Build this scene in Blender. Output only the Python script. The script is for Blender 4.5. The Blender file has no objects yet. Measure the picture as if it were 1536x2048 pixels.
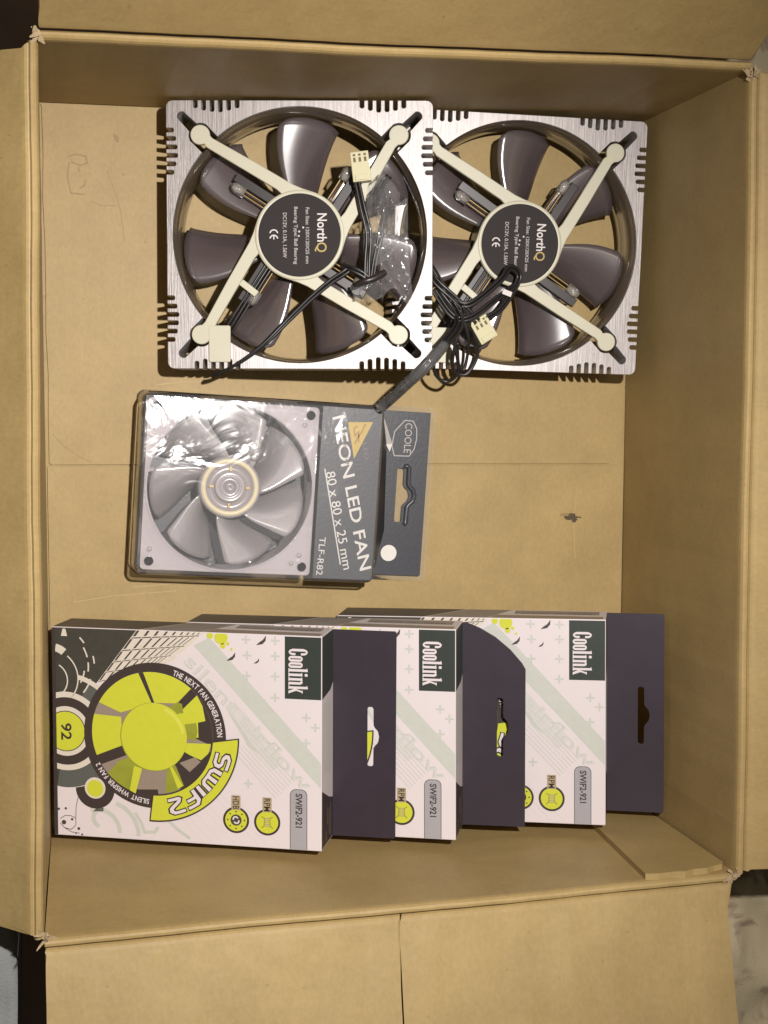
import bpy, bmesh, math, random
from mathutils import Matrix, Vector, Euler
random.seed(7)
S = 0.001                      # all lengths below are millimetres
PI = math.pi
scene = bpy.context.scene
COL = scene.collection

# ------------------------------------------------------------------ camera, world, lamp, exposure
cam_d = bpy.data.cameras.new("camera"); cam = bpy.data.objects.new("camera", cam_d); COL.objects.link(cam)
cam.location = (5.47*S, -124.35*S, 699.2*S); cam.rotation_euler = (-0.0932, -0.2200, 0.0040)
cam_d.sensor_fit = 'VERTICAL'; cam_d.sensor_height = 36.0; cam_d.lens = 2919.6/2048*36.0
cam_d.clip_start = 0.01; cam_d.clip_end = 20
scene.camera = cam
world = bpy.data.worlds.new("World"); scene.world = world; world.use_nodes = True
bg = world.node_tree.nodes['Background']; bg.inputs[0].default_value = (1.0, 0.90, 0.72, 1); bg.inputs[1].default_value = 0.075
ld = bpy.data.lights.new("flash_lamp", 'SPOT'); ld.energy = 27.8; ld.spot_size = math.radians(74); ld.spot_blend = 1.0; ld.shadow_soft_size = 0.007; ld.color = (1.0, 0.945, 0.90)
lamp = bpy.data.objects.new("flash_lamp", ld); COL.objects.link(lamp); lamp.location = (128*S, -30*S, 705*S)
lamp.rotation_euler = (Vector((70*S, -235*S, 0))-Vector(lamp.location)).to_track_quat('-Z', 'Y').to_euler()
scene.view_settings.view_transform = 'Standard'; scene.view_settings.look = 'None'
scene.view_settings.exposure = 0; scene.view_settings.gamma = 1
scene.cycles.use_denoising = True; scene.cycles.max_bounces = 10; scene.cycles.transparent_max_bounces = 24

# ------------------------------------------------------------------ materials
M = {}
def newmat(name):
    m = bpy.data.materials.new(name); m.use_nodes = True; M[name] = m
    return m, m.node_tree.nodes, m.node_tree.links, m.node_tree.nodes['Principled BSDF']
def simple(name, col, rough=0.5, metal=0.0, var=0.06, scale=300, spec=0.5, bump=0.0, bscale=900, coat=0.0):
    col = tuple(c*0.84 for c in col)
    m, n, l, p = newmat(name)
    p.inputs['Roughness'].default_value = rough; p.inputs['Metallic'].default_value = metal
    p.inputs['Specular IOR Level'].default_value = spec; p.inputs['Coat Weight'].default_value = coat
    tc = n.new('ShaderNodeTexCoord'); nz = n.new('ShaderNodeTexNoise'); nz.inputs['Scale'].default_value = scale; nz.inputs['Detail'].default_value = 4
    l.new(tc.outputs['Object'], nz.inputs['Vector'])
    mx = n.new('ShaderNodeMix'); mx.data_type = 'RGBA'
    mx.inputs['A'].default_value = (*[c*(1-var) for c in col], 1); mx.inputs['B'].default_value = (*[min(1, c*(1+var)) for c in col], 1)
    l.new(nz.outputs['Fac'], mx.inputs['Factor']); l.new(mx.outputs['Result'], p.inputs['Base Color'])
    if bump:
        n2 = n.new('ShaderNodeTexNoise'); n2.inputs['Scale'].default_value = bscale; n2.inputs['Detail'].default_value = 5
        l.new(tc.outputs['Object'], n2.inputs['Vector'])
        b = n.new('ShaderNodeBump'); b.inputs['Strength'].default_value = bump; b.inputs['Distance'].default_value = 0.0006
        l.new(n2.outputs['Fac'], b.inputs['Height']); l.new(b.outputs['Normal'], p.inputs['Normal'])
    return m

def cardboard(name, a, b, axis='Y'):
    m, n, l, p = newmat(name)
    p.inputs['Roughness'].default_value = 0.55; p.inputs['Specular IOR Level'].default_value = 0.36
    tc = n.new('ShaderNodeTexCoord')
    big = n.new('ShaderNodeTexNoise'); big.inputs['Scale'].default_value = 26; big.inputs['Detail'].default_value = 6; big.inputs['Roughness'].default_value = 0.65
    l.new(tc.outputs['Object'], big.inputs['Vector'])
    mp = n.new('ShaderNodeMapping'); l.new(tc.outputs['Object'], mp.inputs['Vector'])
    mp.inputs['Scale'].default_value = (620, 380, 500) if axis == 'Y' else (380, 620, 500)
    fib = n.new('ShaderNodeTexNoise'); fib.inputs['Scale'].default_value = 1.0; fib.inputs['Detail'].default_value = 5; l.new(mp.outputs['Vector'], fib.inputs['Vector'])
    rp = n.new('ShaderNodeValToRGB'); rp.color_ramp.elements[0].position = 0.3; rp.color_ramp.elements[1].position = 0.72
    rp.color_ramp.elements[0].color = (*a, 1); rp.color_ramp.elements[1].color = (*b, 1)
    ad = n.new('ShaderNodeMix'); ad.data_type = 'FLOAT'; ad.inputs['Factor'].default_value = 0.32
    l.new(big.outputs['Fac'], ad.inputs['A']); l.new(fib.outputs['Fac'], ad.inputs['B']); l.new(ad.outputs['Result'], rp.inputs['Fac'])
    # scattered dark fibre specks
    sp = n.new('ShaderNodeTexNoise'); sp.inputs['Scale'].default_value = 420; sp.inputs['Detail'].default_value = 2; l.new(tc.outputs['Object'], sp.inputs['Vector'])
    sr = n.new('ShaderNodeValToRGB'); sr.color_ramp.elements[0].position = 0.70; sr.color_ramp.elements[1].position = 0.78
    sr.color_ramp.elements[0].color = (0, 0, 0, 1); sr.color_ramp.elements[1].color = (0.45, 0.45, 0.45, 1); l.new(sp.outputs['Fac'], sr.inputs['Fac'])
    mx = n.new('ShaderNodeMix'); mx.data_type = 'RGBA'; l.new(sr.outputs['Color'], mx.inputs['Factor'])
    l.new(rp.outputs['Color'], mx.inputs['A']); mx.inputs['B'].default_value = (a[0]*.55, a[1]*.52, a[2]*.5, 1)
    l.new(mx.outputs['Result'], p.inputs['Base Color'])
    wv = n.new('ShaderNodeTexWave'); wv.wave_type = 'BANDS'; wv.bands_direction = 'X' if axis == 'Y' else 'Y'
    wv.inputs['Scale'].default_value = 48; wv.inputs['Distortion'].default_value = 1.2; wv.inputs['Detail'].default_value = 2
    l.new(tc.outputs['Object'], wv.inputs['Vector'])
    sm = n.new('ShaderNodeMix'); sm.data_type = 'FLOAT'; sm.inputs['Factor'].default_value = 0.80
    l.new(wv.outputs['Fac'], sm.inputs['A']); l.new(fib.outputs['Fac'], sm.inputs['B'])
    bl = n.new('ShaderNodeMix'); bl.data_type = 'FLOAT'; bl.inputs['Factor'].default_value = 0.5
    l.new(sm.outputs['Result'], bl.inputs['A']); l.new(big.outputs['Fac'], bl.inputs['B'])
    bp = n.new('ShaderNodeBump'); bp.inputs['Strength'].default_value = 0.22; bp.inputs['Distance'].default_value = 0.0008
    l.new(bl.outputs['Result'], bp.inputs['Height']); l.new(bp.outputs['Normal'], p.inputs['Normal'])
    return m
cardboard('cardboard', (0.284, 0.198, 0.079), (0.398, 0.283, 0.120))
cardboard('cardboard_side', (0.284, 0.198, 0.079), (0.398, 0.283, 0.120), 'X')
simple('torn_paper', (0.42, 0.31, 0.18), 0.9, var=0.25, scale=500, bump=0.6)
simple('scuff', (0.10, 0.075, 0.04), 0.9, var=0.5, scale=700)
simple('scuff_faint', (0.305, 0.20, 0.08), 0.6, var=0.25, scale=700)
simple('scuff_light', (0.48, 0.345, 0.165), 0.6, var=0.2, scale=700)

def brushed():
    m, n, l, p = newmat('brushed_aluminium')
    p.inputs['Metallic'].default_value = 0.62; p.inputs['Anisotropic'].default_value = 0.5
    tc = n.new('ShaderNodeTexCoord'); mp = n.new('ShaderNodeMapping'); mp.inputs['Scale'].default_value = (1500, 45, 200)
    l.new(tc.outputs['Object'], mp.inputs['Vector'])
    nz = n.new('ShaderNodeTexNoise'); nz.inputs['Scale'].default_value = 1; nz.inputs['Detail'].default_value = 6; nz.inputs['Roughness'].default_value = 0.7
    l.new(mp.outputs['Vector'], nz.inputs['Vector'])
    rp = n.new('ShaderNodeValToRGB'); rp.color_ramp.elements[0].position = 0.3; rp.color_ramp.elements[1].position = 0.7
    rp.color_ramp.elements[0].color = (0.26, 0.240, 0.236, 1); rp.color_ramp.elements[1].color = (0.50, 0.468, 0.460, 1)
    l.new(nz.outputs['Fac'], rp.inputs['Fac']); l.new(rp.outputs['Color'], p.inputs['Base Color'])
    r2 = n.new('ShaderNodeMapRange'); r2.inputs['To Min'].default_value = 0.40; r2.inputs['To Max'].default_value = 0.56
    l.new(nz.outputs['Fac'], r2.inputs['Value']); l.new(r2.outputs['Result'], p.inputs['Roughness'])
    bp = n.new('ShaderNodeBump'); bp.inputs['Strength'].default_value = 0.35; bp.inputs['Distance'].default_value = 0.0004
    l.new(nz.outputs['Fac'], bp.inputs['Height']); l.new(bp.outputs['Normal'], p.inputs['Normal'])
brushed()
simple('cream_plastic', (0.58, 0.555, 0.425), 0.45, var=0.05, scale=120)
simple('connector_plastic', (0.62, 0.58, 0.36), 0.5, var=0.05, scale=200)
simple('connector_hole', (0.16, 0.12, 0.05), 0.7)
simple('wire_black', (0.018, 0.016, 0.017), 0.38, var=0.2, scale=200, spec=0.6)
simple('label_black', (0.030, 0.024, 0.024), 0.7, var=0.1, scale=600, spec=0.25)
simple('label_white', (0.72, 0.68, 0.66), 0.6)
simple('label_grey', (0.48, 0.44, 0.43), 0.6)
simple('label_gold', (0.42, 0.30, 0.07), 0.5)
simple('dark_plastic', (0.030, 0.025, 0.024), 0.35, var=0.2, scale=200)
simple('rotor_dark', (0.045, 0.038, 0.038), 0.3)

def film(name, tint, transp, rough, bump=0.0, bscale=60, spec=0.5, ior=1.5):
    """thin clear plastic: a transparent sheet that keeps its gloss"""
    m, n, l, p = newmat(name)
    p.inputs['Base Color'].default_value = (*tint, 1); p.inputs['Roughness'].default_value = rough; p.inputs['Specular IOR Level'].default_value = spec
    tr = n.new('ShaderNodeBsdfTransparent'); gl = n.new('ShaderNodeBsdfGlossy'); gl.inputs['Roughness'].default_value = rough
    gl.inputs['Color'].default_value = (1, 1, 1, 1)
    fr = n.new('ShaderNodeFresnel'); fr.inputs['IOR'].default_value = ior
    m1 = n.new('ShaderNodeMixShader'); m1.inputs['Fac'].default_value = 1-transp
    l.new(tr.outputs[0], m1.inputs[1]); l.new(p.outputs[0], m1.inputs[2])
    m2 = n.new('ShaderNodeMixShader'); l.new(fr.outputs[0], m2.inputs['Fac']); l.new(m1.outputs[0], m2.inputs[1]); l.new(gl.outputs[0], m2.inputs[2])
    if bump:
        tc = n.new('ShaderNodeTexCoord'); nz = n.new('ShaderNodeTexNoise'); nz.inputs['Scale'].default_value = bscale; nz.inputs['Detail'].default_value = 3
        nz.inputs['Distortion'].default_value = 1.5
        l.new(tc.outputs['Object'], nz.inputs['Vector'])
        b = n.new('ShaderNodeBump'); b.inputs['Strength'].default_value = bump; b.inputs['Distance'].default_value = 0.004
        l.new(nz.outputs['Fac'], b.inputs['Height'])
        for k in (p.inputs['Normal'], gl.inputs['Normal'], fr.inputs['Normal']): l.new(b.outputs['Normal'], k)
    l.new(m2.outputs[0], n['Material Output'].inputs['Surface'])
    return m
film('smoke_plastic', (0.105, 0.082, 0.086), 0.26, 0.25, ior=2.2)
film('smoke_duct', (0.20, 0.15, 0.105), 0.60, 0.14, ior=1.7)
film('clear_shell', (0.70, 0.70, 0.72), 0.90, 0.12, 0.30, 30)
film('clear_fan', (0.74, 0.67, 0.69), 0.54, 0.10, 0.16, 70, ior=1.7)
film('clear_blade', (0.80, 0.73, 0.73), 0.66, 0.22, ior=2.0)
film('clear_bag', (0.75, 0.75, 0.77), 0.90, 0.07, 0.5, 120)
film('clear_led', (0.70, 0.66, 0.60), 0.80, 0.06)
simple('hub_cream', (0.72, 0.62, 0.40), 0.4)
simple('hub_pale', (0.36, 0.32, 0.33), 0.25)
simple('copper', (0.40, 0.28, 0.12), 0.4, 0.4)
simple('card_slate', (0.058, 0.060, 0.070), 0.34, var=0.12, scale=500, bump=0.1)
simple('print_white', (0.75, 0.71, 0.66), 0.5)
simple('print_yellow', (0.56, 0.40, 0.075), 0.5)
simple('print_ochre', (0.36, 0.20, 0.04), 0.5)
simple('print_mauve', (0.19, 0.14, 0.15), 0.5)
simple('wire_yellow', (0.55, 0.36, 0.06), 0.4)

simple('carton_white', (0.74, 0.665, 0.675), 0.42, var=0.03, scale=80)
simple('carton_cream', (0.70, 0.63, 0.54), 0.45)
simple('carton_dark', (0.055, 0.052, 0.042), 0.42, var=0.2, scale=300)
simple('carton_black', (0.050, 0.036, 0.034), 0.42)
simple('carton_green', (0.034, 0.043, 0.036), 0.4, var=0.1)
simple('carton_grey', (0.105, 0.110, 0.100), 0.45)
simple('carton_navy', (0.034, 0.0245, 0.036), 0.40, var=0.15, scale=120)
simple('carton_lime', (0.60, 0.62, 0.045), 0.45, var=0.05)
simple('carton_lime_hi', (0.68, 0.70, 0.10), 0.4)
simple('carton_olive', (0.30, 0.32, 0.035), 0.45, var=0.2, scale=200)
simple('carton_taupe', (0.30, 0.24, 0.19), 0.45)
simple('carton_mint', (0.565, 0.575, 0.52), 0.45)
simple('carton_mint_pale', (0.655, 0.625, 0.605), 0.45)
simple('carton_silver', (0.38, 0.36, 0.38), 0.4)
simple('carton_tan', (0.42, 0.33, 0.20), 0.45)
simple('carton_edge', (0.30, 0.26, 0.23), 0.55, var=0.25, scale=90)
simple('carton_print_dark', (0.06, 0.05, 0.045), 0.5)
simple('table_brown', (0.36, 0.245, 0.19), 0.6, var=0.35, scale=40, bump=0.2, bscale=300)
_m = simple('cloth_cream', (0.50, 0.42, 0.27), 0.9, var=0.12, scale=30, bump=0.6, bscale=1200)
def print_blotches(m, dark, scale, lo, hi):
    n, l = m.node_tree.nodes, m.node_tree.links; p = n['Principled BSDF']; old = p.inputs['Base Color'].links[0].from_socket
    tc = n.new('ShaderNodeTexCoord'); nz = n.new('ShaderNodeTexNoise'); nz.inputs['Scale'].default_value = scale; nz.inputs['Detail'].default_value = 3; nz.inputs['Distortion'].default_value = 0.8
    l.new(tc.outputs['Object'], nz.inputs['Vector']); rp = n.new('ShaderNodeValToRGB'); rp.color_ramp.elements[0].position = lo; rp.color_ramp.elements[1].position = hi
    l.new(nz.outputs['Fac'], rp.inputs['Fac']); mx = n.new('ShaderNodeMix'); mx.data_type = 'RGBA'; l.new(rp.outputs['Color'], mx.inputs['Factor']); l.new(old, mx.inputs['A'])
    mx.inputs['B'].default_value = (*dark, 1); l.new(mx.outputs['Result'], p.inputs['Base Color'])
print_blotches(_m, (0.24, 0.17, 0.12), 42, 0.56, 0.66)
simple('cloth_pattern', (0.20, 0.14, 0.11), 0.9, var=0.2, scale=60, bump=0.6, bscale=1200)
simple('cloth_grey', (0.27, 0.28, 0.275), 0.9, var=0.25, scale=22, bump=0.6, bscale=900)

# ------------------------------------------------------------------ builders
def tag(o, label=None, cat=None, group=None, kind=None):
    for k, v in (('label', label), ('category', cat), ('group', group), ('kind', kind)):
        if v: o[k] = v
    return o
def empty(name, loc, rot=(0, 0, 0)):
    o = bpy.data.objects.new(name, None); o.empty_display_size = 0.01; COL.objects.link(o)
    o.location = tuple(c*S for c in loc); o.rotation_euler = rot
    return o
def link(name, me, mat, parent=None, smooth=False):
    me.name = name
    me.materials.clear(); me.materials.append(M[mat])
    if smooth:
        for p in me.polygons: p.use_smooth = True
    o = bpy.data.objects.new(name, me); COL.objects.link(o); o.parent = parent
    return o
def mesh(name, verts, faces, mat, parent=None, smooth=False, world=None):
    me = bpy.data.meshes.new(name)
    if world is not None: verts = [world @ Vector(v) for v in verts]
    me.from_pydata([(v[0]*S, v[1]*S, v[2]*S) for v in verts], [], faces); me.validate(); me.update()
    bm = bmesh.new(); bm.from_mesh(me); bmesh.ops.recalc_face_normals(bm, faces=bm.faces); bm.to_mesh(me); bm.free()
    return link(name, me, mat, parent, smooth)
def curve_mesh(cu):
    ob = bpy.data.objects.new('tmp', cu); COL.objects.link(ob)
    dg = bpy.context.evaluated_depsgraph_get(); dg.update()
    me = bpy.data.meshes.new_from_object(ob.evaluated_get(dg))
    bpy.data.objects.remove(ob); bpy.data.curves.remove(cu)
    return me
def plate(name, loops, z, thick, mat, parent=None, bevel=0.0, flat=None, xf=None):
    """filled outline(s) with holes; z is the top face; thick 0 = flat print"""
    cu = bpy.data.curves.new('tmp', 'CURVE'); cu.dimensions = '2D'; cu.fill_mode = 'BOTH' if thick else 'FRONT'
    if thick: cu.extrude = (thick-2*bevel)/2
    if bevel: cu.bevel_depth = bevel; cu.bevel_resolution = 1; cu.offset = -bevel
    for lp in loops:
        sp = cu.splines.new('POLY'); sp.points.add(len(lp)-1); sp.use_cyclic_u = True
        for q, (x, y) in zip(sp.points, lp): q.co = (x, y, 0, 1)
    me = curve_mesh(cu)
    for v in me.vertices:
        c = Vector((v.co.x, v.co.y, v.co.z + z - thick/2))
        if xf is not None: c = xf @ c
        v.co = c*S
    return link(name, me, mat, parent)
_tc = {}
def text_verts(s, bold=0.0):
    key = (s, bold)
    if key not in _tc:
        cu = bpy.data.curves.new('tmp', 'FONT'); cu.body = s; cu.size = 1.0; cu.resolution_u = 3; cu.offset = bold
        cu.fill_mode = 'FRONT'
        me = curve_mesh(cu)
        _tc[key] = ([tuple(v.co) for v in me.vertices], [tuple(p.vertices) for p in me.polygons]); bpy.data.meshes.remove(me)
    return _tc[key]
def place2d(vs, cx, cy, ang, h, length=None, shear=0.0, anchor='c'):
    xs = [v[0] for v in vs]; x0, x1 = min(xs), max(xs); k = h/0.70
    kx = length/(x1-x0) if length else k
    ca, sa = math.cos(ang), math.sin(ang); out = []
    for v in vs:
        x = (v[0]-(x0+x1)/2 if anchor == 'c' else v[0]-x0)*kx + shear*v[1]*k; y = (v[1]-0.35)*k
        out.append((cx+ca*x-sa*y, cy+sa*x+ca*y))
    return out
def text(name, s, cx, cy, z, h, mat, parent, ang=-PI/2, length=None, bold=0.0, shear=0.0, xf=None):
    vs, fs = text_verts(s, bold)
    P = [Vector((x, y, z)) for x, y in place2d(vs, cx, cy, ang, h, length, shear)]
    if xf is not None: P = [xf @ p for p in P]
    return mesh(name, P, fs, mat, parent)
def arc_text(name, s, cx, cy, r, a0, a1, z, h, mat, parent, bold=0.02):
    """letters set clockwise round a circle from a0 to a1, tops outward"""
    V, F = [], []; adv = []
    for ch in s:
        xs = [0, .28] if ch == ' ' else [v[0] for v in text_verts(ch, bold)[0]]
        adv.append(max(xs)-min(xs)+0.10)
    tot = sum(adv); run = 0
    for ch, w in zip(s, adv):
        a = a0+(a1-a0)*(run+w/2)/tot; run += w
        if ch == ' ': continue
        vs, fs = text_verts(ch, bold); b = len(V)
        V += [(x, y, z) for x, y in place2d(vs, cx+r*math.cos(a), cy+r*math.sin(a), a-PI/2, h, (w-0.10)*abs(a1-a0)*r/tot)]
        F += [tuple(q+b for q in f) for f in fs]
    return mesh(name, V, F, mat, parent)
def strip(pts, w, closed=False):
    """flat ribbon along a polyline: verts 2D, quads"""
    n = len(pts); L = []
    for i in range(n):
        p = Vector(pts[i]); a = Vector(pts[i-1]) if (i or closed) else None; b = Vector(pts[(i+1) % n]) if (i < n-1 or closed) else None
        d1 = (p-a).normalized() if a is not None else (b-p).normalized(); d2 = (b-p).normalized() if b is not None else d1
        t = (d1+d2); t = t.normalized() if t.length > 1e-6 else d1
        nn = Vector((-t.y, t.x)); m = (w/2)/max(0.45, nn.dot(Vector((-d1.y, d1.x))))
        L.append((p+nn*m, p-nn*m))
    V = [q for pr in L for q in pr]
    F = [(2*i, 2*i+1, 2*((i+1) % n)+1, 2*((i+1) % n)) for i in range(n if closed else n-1)]
    return V, F
def lines(name, polys, w, z, mat, parent, closed=False, ext=0.0):
    V, F = [], []
    for pl in polys:
        pl = [Vector(p) for p in pl]
        if ext and not closed:
            pl[0] = pl[0]+(pl[0]-pl[1]).normalized()*ext; pl[-1] = pl[-1]+(pl[-1]-pl[-2]).normalized()*ext
        v, f = strip(pl, w, closed); b = len(V)
        V += [(q[0], q[1], z) for q in v]; F += [tuple(i+b for i in q) for q in f]
    return mesh(name, V, F, mat, parent)
def box(name, x0, x1, y0, y1, z0, z1, mat, parent, bev=0.0, xf=None, world=None):
    bm = bmesh.new(); bmesh.ops.create_cube(bm, size=1)
    for v in bm.verts: v.co = ((x0+x1)/2+v.co.x*(x1-x0), (y0+y1)/2+v.co.y*(y1-y0), (z0+z1)/2+v.co.z*(z1-z0))
    if bev: bmesh.ops.bevel(bm, geom=bm.edges[:], offset=bev, segments=2, affect='EDGES', profile=0.6)
    for v in bm.verts:
        c = v.co.copy()
        if xf is not None: c = xf @ c
        if world is not None: c = world @ c
        v.co = c*S
    me = bpy.data.meshes.new(name); bm.to_mesh(me); bm.free()
    return link(name, me, mat, parent)
def smoothpath(pts, n=8):
    P = [Vector(p) for p in pts]; out = []
    for i in range(len(P)-1):
        a, b, c, d = P[max(i-1, 0)], P[i], P[i+1], P[min(i+2, len(P)-1)]
        for k in range(n):
            t = k/n; out.append(0.5*((2*b)+(c-a)*t+(2*a-5*b+4*c-d)*t*t+(3*b-a-3*c+d)*t**3))
    out.append(P[-1]); return out
def tube(name, pts, r, mat, parent, n=8, seg=8, world=None, strands=1, spread=0.0, twist=0.0, raw=False):
    C = [Vector(p) for p in pts] if raw else smoothpath(pts, n)
    V, F = [], []
    up = Vector((0, 0, 1)); frames = []
    for i, p in enumerate(C):
        d = (C[min(i+1, len(C)-1)]-C[max(i-1, 0)]).normalized()
        s = d.cross(up); s = s.normalized() if s.length > 1e-4 else Vector((1, 0, 0)); u = s.cross(d)
        frames.append((s, u))
    for k in range(strands):
        b = len(V)
        for i, p in enumerate(C):
            s, u = frames[i]; ph = 2*PI*k/max(strands, 1)+twist*i
            q = p+(s*math.cos(ph)+u*math.sin(ph)*0.7)*spread if strands > 1 else p
            for j in range(seg):
                a = 2*PI*j/seg; v = q+(s*math.cos(a)+u*math.sin(a))*r; V.append(v)
        m = len(C)
        for i in range(m-1):
            for j in range(seg):
                F.append((b+i*seg+j, b+i*seg+(j+1) % seg, b+(i+1)*seg+(j+1) % seg, b+(i+1)*seg+j))
        F.append(tuple(b+j for j in range(seg))); F.append(tuple(b+(m-1)*seg+j for j in range(seg)))
    return mesh(name, V, F, mat, parent, True, world)
def circ(cx, cy, r, n=64): return [(cx+r*math.cos(2*PI*i/n), cy+r*math.sin(2*PI*i/n)) for i in range(n)]
def arc(cx, cy, r, a0, a1, n=14): return [(cx+r*math.cos(math.radians(a0+(a1-a0)*i/n)), cy+r*math.sin(math.radians(a0+(a1-a0)*i/n))) for i in range(n+1)]
def rrect(x0, x1, y0, y1, r, n=5):
    o = []
    for cx, cy, a in ((x1-r, y1-r, 0), (x0+r, y1-r, 90), (x0+r, y0+r, 180), (x1-r, y0+r, 270)): o += arc(cx, cy, r, a, a+90, n)
    return o
def lathe(name, prof, mat, parent, n=64, smooth=True, cx=0, cy=0):
    V = [(cx+r*math.cos(2*PI*i/n), cy+r*math.sin(2*PI*i/n), z) for r, z in prof for i in range(n)]
    F = [(k*n+i, k*n+(i+1) % n, (k+1)*n+(i+1) % n, (k+1)*n+i) for k in range(len(prof)-1) for i in range(n)]
    if prof[0][0] > 0.01: pass
    return mesh(name, V, F, mat, parent, smooth)
def clip(poly, x0, x1, y0, y1):
    def cut(P, inside, inter):
        out = []
        for i in range(len(P)):
            a, b = P[i-1], P[i]
            if inside(b):
                if not inside(a): out.append(inter(a, b))
                out.append(b)
            elif inside(a): out.append(inter(a, b))
        return out
    def ix(x): return lambda a, b: (x, a[1]+(b[1]-a[1])*(x-a[0])/(b[0]-a[0]))
    def iy(y): return lambda a, b: (a[0]+(b[0]-a[0])*(y-a[1])/(b[1]-a[1]), y)
    for ins, it in ((lambda p: p[0] >= x0, ix(x0)), (lambda p: p[0] <= x1, ix(x1)), (lambda p: p[1] >= y0, iy(y0)), (lambda p: p[1] <= y1, iy(y1))):
        if poly: poly = cut(poly, ins, it)
    return poly
def copy_tree(o, parent=None, skip=()):
    c = o.copy(); COL.objects.link(c); c.parent = parent
    for ch in list(o.children):
        if ch not in skip: copy_tree(ch, c, skip)
    return c

# ------------------------------------------------------------------ the setting: what the open carton stands on
W, D, H = 287.6, 340.7, 133.5
g = mesh('table_top', [(-900, -1100, -5), (1100, -1100, -5), (1100, 800, -5), (-900, 800, -5)], [(0, 1, 2, 3)], 'table_brown'); tag(g, kind='structure')

# ------------------------------------------------------------------ open cardboard box
cb = empty('cardboard_box', (W/2, -D/2, 0)); tag(cb, 'open brown cardboard shipping box with folded out flaps holding the fans', 'box')
T = Matrix.Translation((-W/2, D/2, 0))           # box world mm -> local mm
def bmesh_part(name, V, F, mat='cardboard', parent=cb, smooth=False): return mesh(name, V, F, mat, parent, smooth, world=T)
# floor: base sheet and the overlapping closing flap with its seam
def sheet(name, poly, z, th, mat='cardboard'):
    return plate(name, [poly], z, th, mat, cb, xf=T)
sheet('bottom_panel', [(-2, 2), (W+2, 2), (W+2, -D-2), (-2, -D-2)], -1.3, 3.0)
sheet('bottom_flap', [(0.8, -167.0), (3.2, -166.7), (140, -167.4), (281, -168.7), (284, -168.4), (W-.7, -169), (W-.7, -D+.6), (0.8, -D+.6)], 0.0, 1.28)
sheet('bottom_flap', [(0.6, -0.6)]+[(1.0+0.9*i/8+0.35*math.sin(i*2.3), -2-163.0*i/8) for i in range(9)]+[(2.6, -165.9), (140, -166.6), (279.5, -167.9), (282.6, -165.4), (283.4, -150), (285.2, -100), (W-.8, -0.6)], 0.0, 1.28)
rimTL, rimTR, rimBR, rimBL = Vector((1.1, -1.4)), Vector((286.1, 1.6)), Vector((289.0, -337.8)), Vector((-2.5, -343.0))
flTL, flTR, flBR, flBL = Vector((0, 0)), Vector((W, 0)), Vector((W, -D)), Vector((0, -D))
def wob(s, k): return 0.35*math.sin(s*0.031+k)+0.22*math.sin(s*0.083+2*k)+0.1*math.sin(s*0.31+k*3)
def wall(name, A0, A1, B0, B1, outw, k, mat):
    N = 48; V = []; prof = [('t', t, 0.0) for t in (0, .12, .25, .38, .5, .62, .75, .86, .93, .96)]
    prof += [('r', o, u) for o, u in ((0.1, -3.4), (0.35, -1.9), (1.0, -0.8), (1.9, -0.25), (2.9, -0.35), (3.5, -1.1), (3.9, -2.4), (4.0, -5))]
    prof += [('t', t, 4.0) for t in (0.92, .6, .3, 0)]
    ow = Vector(outw)
    for i in range(N+1):
        f = i/N; a = A0.lerp(A1, f); b = B0.lerp(B1, f); s = (b-B0).length
        for kind, p1, p2 in prof:
            if kind == 't':
                q = a.lerp(b, p1); bow = math.sin(PI*p1)*(0.7*math.sin(PI*f)+wob(s, k))*(1 if p2 == 0 else 1)
                q = q+ow*(p2+bow+wob(s, k)*p1*0.6); z = H*p1
            else:
                q = b+ow*(p1+wob(s, k)*0.6); z = H+p2+wob(s, k+1.3)*0.8
            V.append((q.x, q.y, z))
    m = len(prof); F = [(i*m+j, i*m+(j+1) % m, (i+1)*m+(j+1) % m, (i+1)*m+j) for i in range(N) for j in range(m)]
    F += [tuple(range(m)), tuple(N*m+j for j in range(m))]
    return bmesh_part(name, V, F, mat, smooth=False)
def flap(name, B0, B1, outw, k, ang, length, ins0, ins1, mat, flare=0.0, sag=0.0, f0=0.0, f1=1.0):
    """a box flap hinged just outside the rim; ang above the horizontal, outward"""
    N = 40; ow = Vector(outw); ca, sa = math.cos(ang), math.sin(ang); V = []
    L = (B1-B0).length
    ss = [0.0, 0.7, 1.6, 3.0, 6, 12, 20, 30, 42, 55, length]
    ss = [s for s in ss if s < length]+[length]
    top = [(s, (-1.0, -0.15, 0.32, 0.42)[min(i, 3)]) for i, s in enumerate(ss)]
    prof = top+[(s, n-3.0) for s, n in reversed(top)]
    for i in range(N+1):
        for s, n in prof:
            a = ins0/L*(0.25+0.75*min(1, s/4))-flare*s/L; b = 1-ins1/L*(0.25+0.75*min(1, s/4))+flare*s/L
            e = s/length; jag = 0.35*math.sin(s*1.7+k)+0.25*math.sin(s*4.1)
            f = f0+(f1-f0)*(i/N); f = a+(b-a)*f
            if i == 0 and f0 == 0: f += jag/L
            if i == N and f1 == 1: f += jag/L
            q0 = B0.lerp(B1, f); sl = f*L
            nn = n+wob(sl+s*1.3, k+4)*0.5*min(1, s/8)-sag*e*e
            o = 3.7+s*ca-nn*sa+wob(sl, k)*0.6; u = -0.7+s*sa+nn*ca+wob(sl, k+1.3)*0.8
            q = q0+ow*o; V.append((q.x, q.y, H+u))
    m = len(prof); F = [(i*m+j, i*m+(j+1) % m, (i+1)*m+(j+1) % m, (i+1)*m+j) for i in range(N) for j in range(m)]
    F += [tuple(range(m)), tuple(N*m+j for j in range(m))]
    return bmesh_part(name, V, F, mat)
wall('wall_far', flTL, flTR, rimTL, rimTR, (0, 1), 0.3, 'cardboard')
wall('wall_near', flBL, flBR, rimBL, rimBR, (0, -1), 1.9, 'cardboard')
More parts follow.
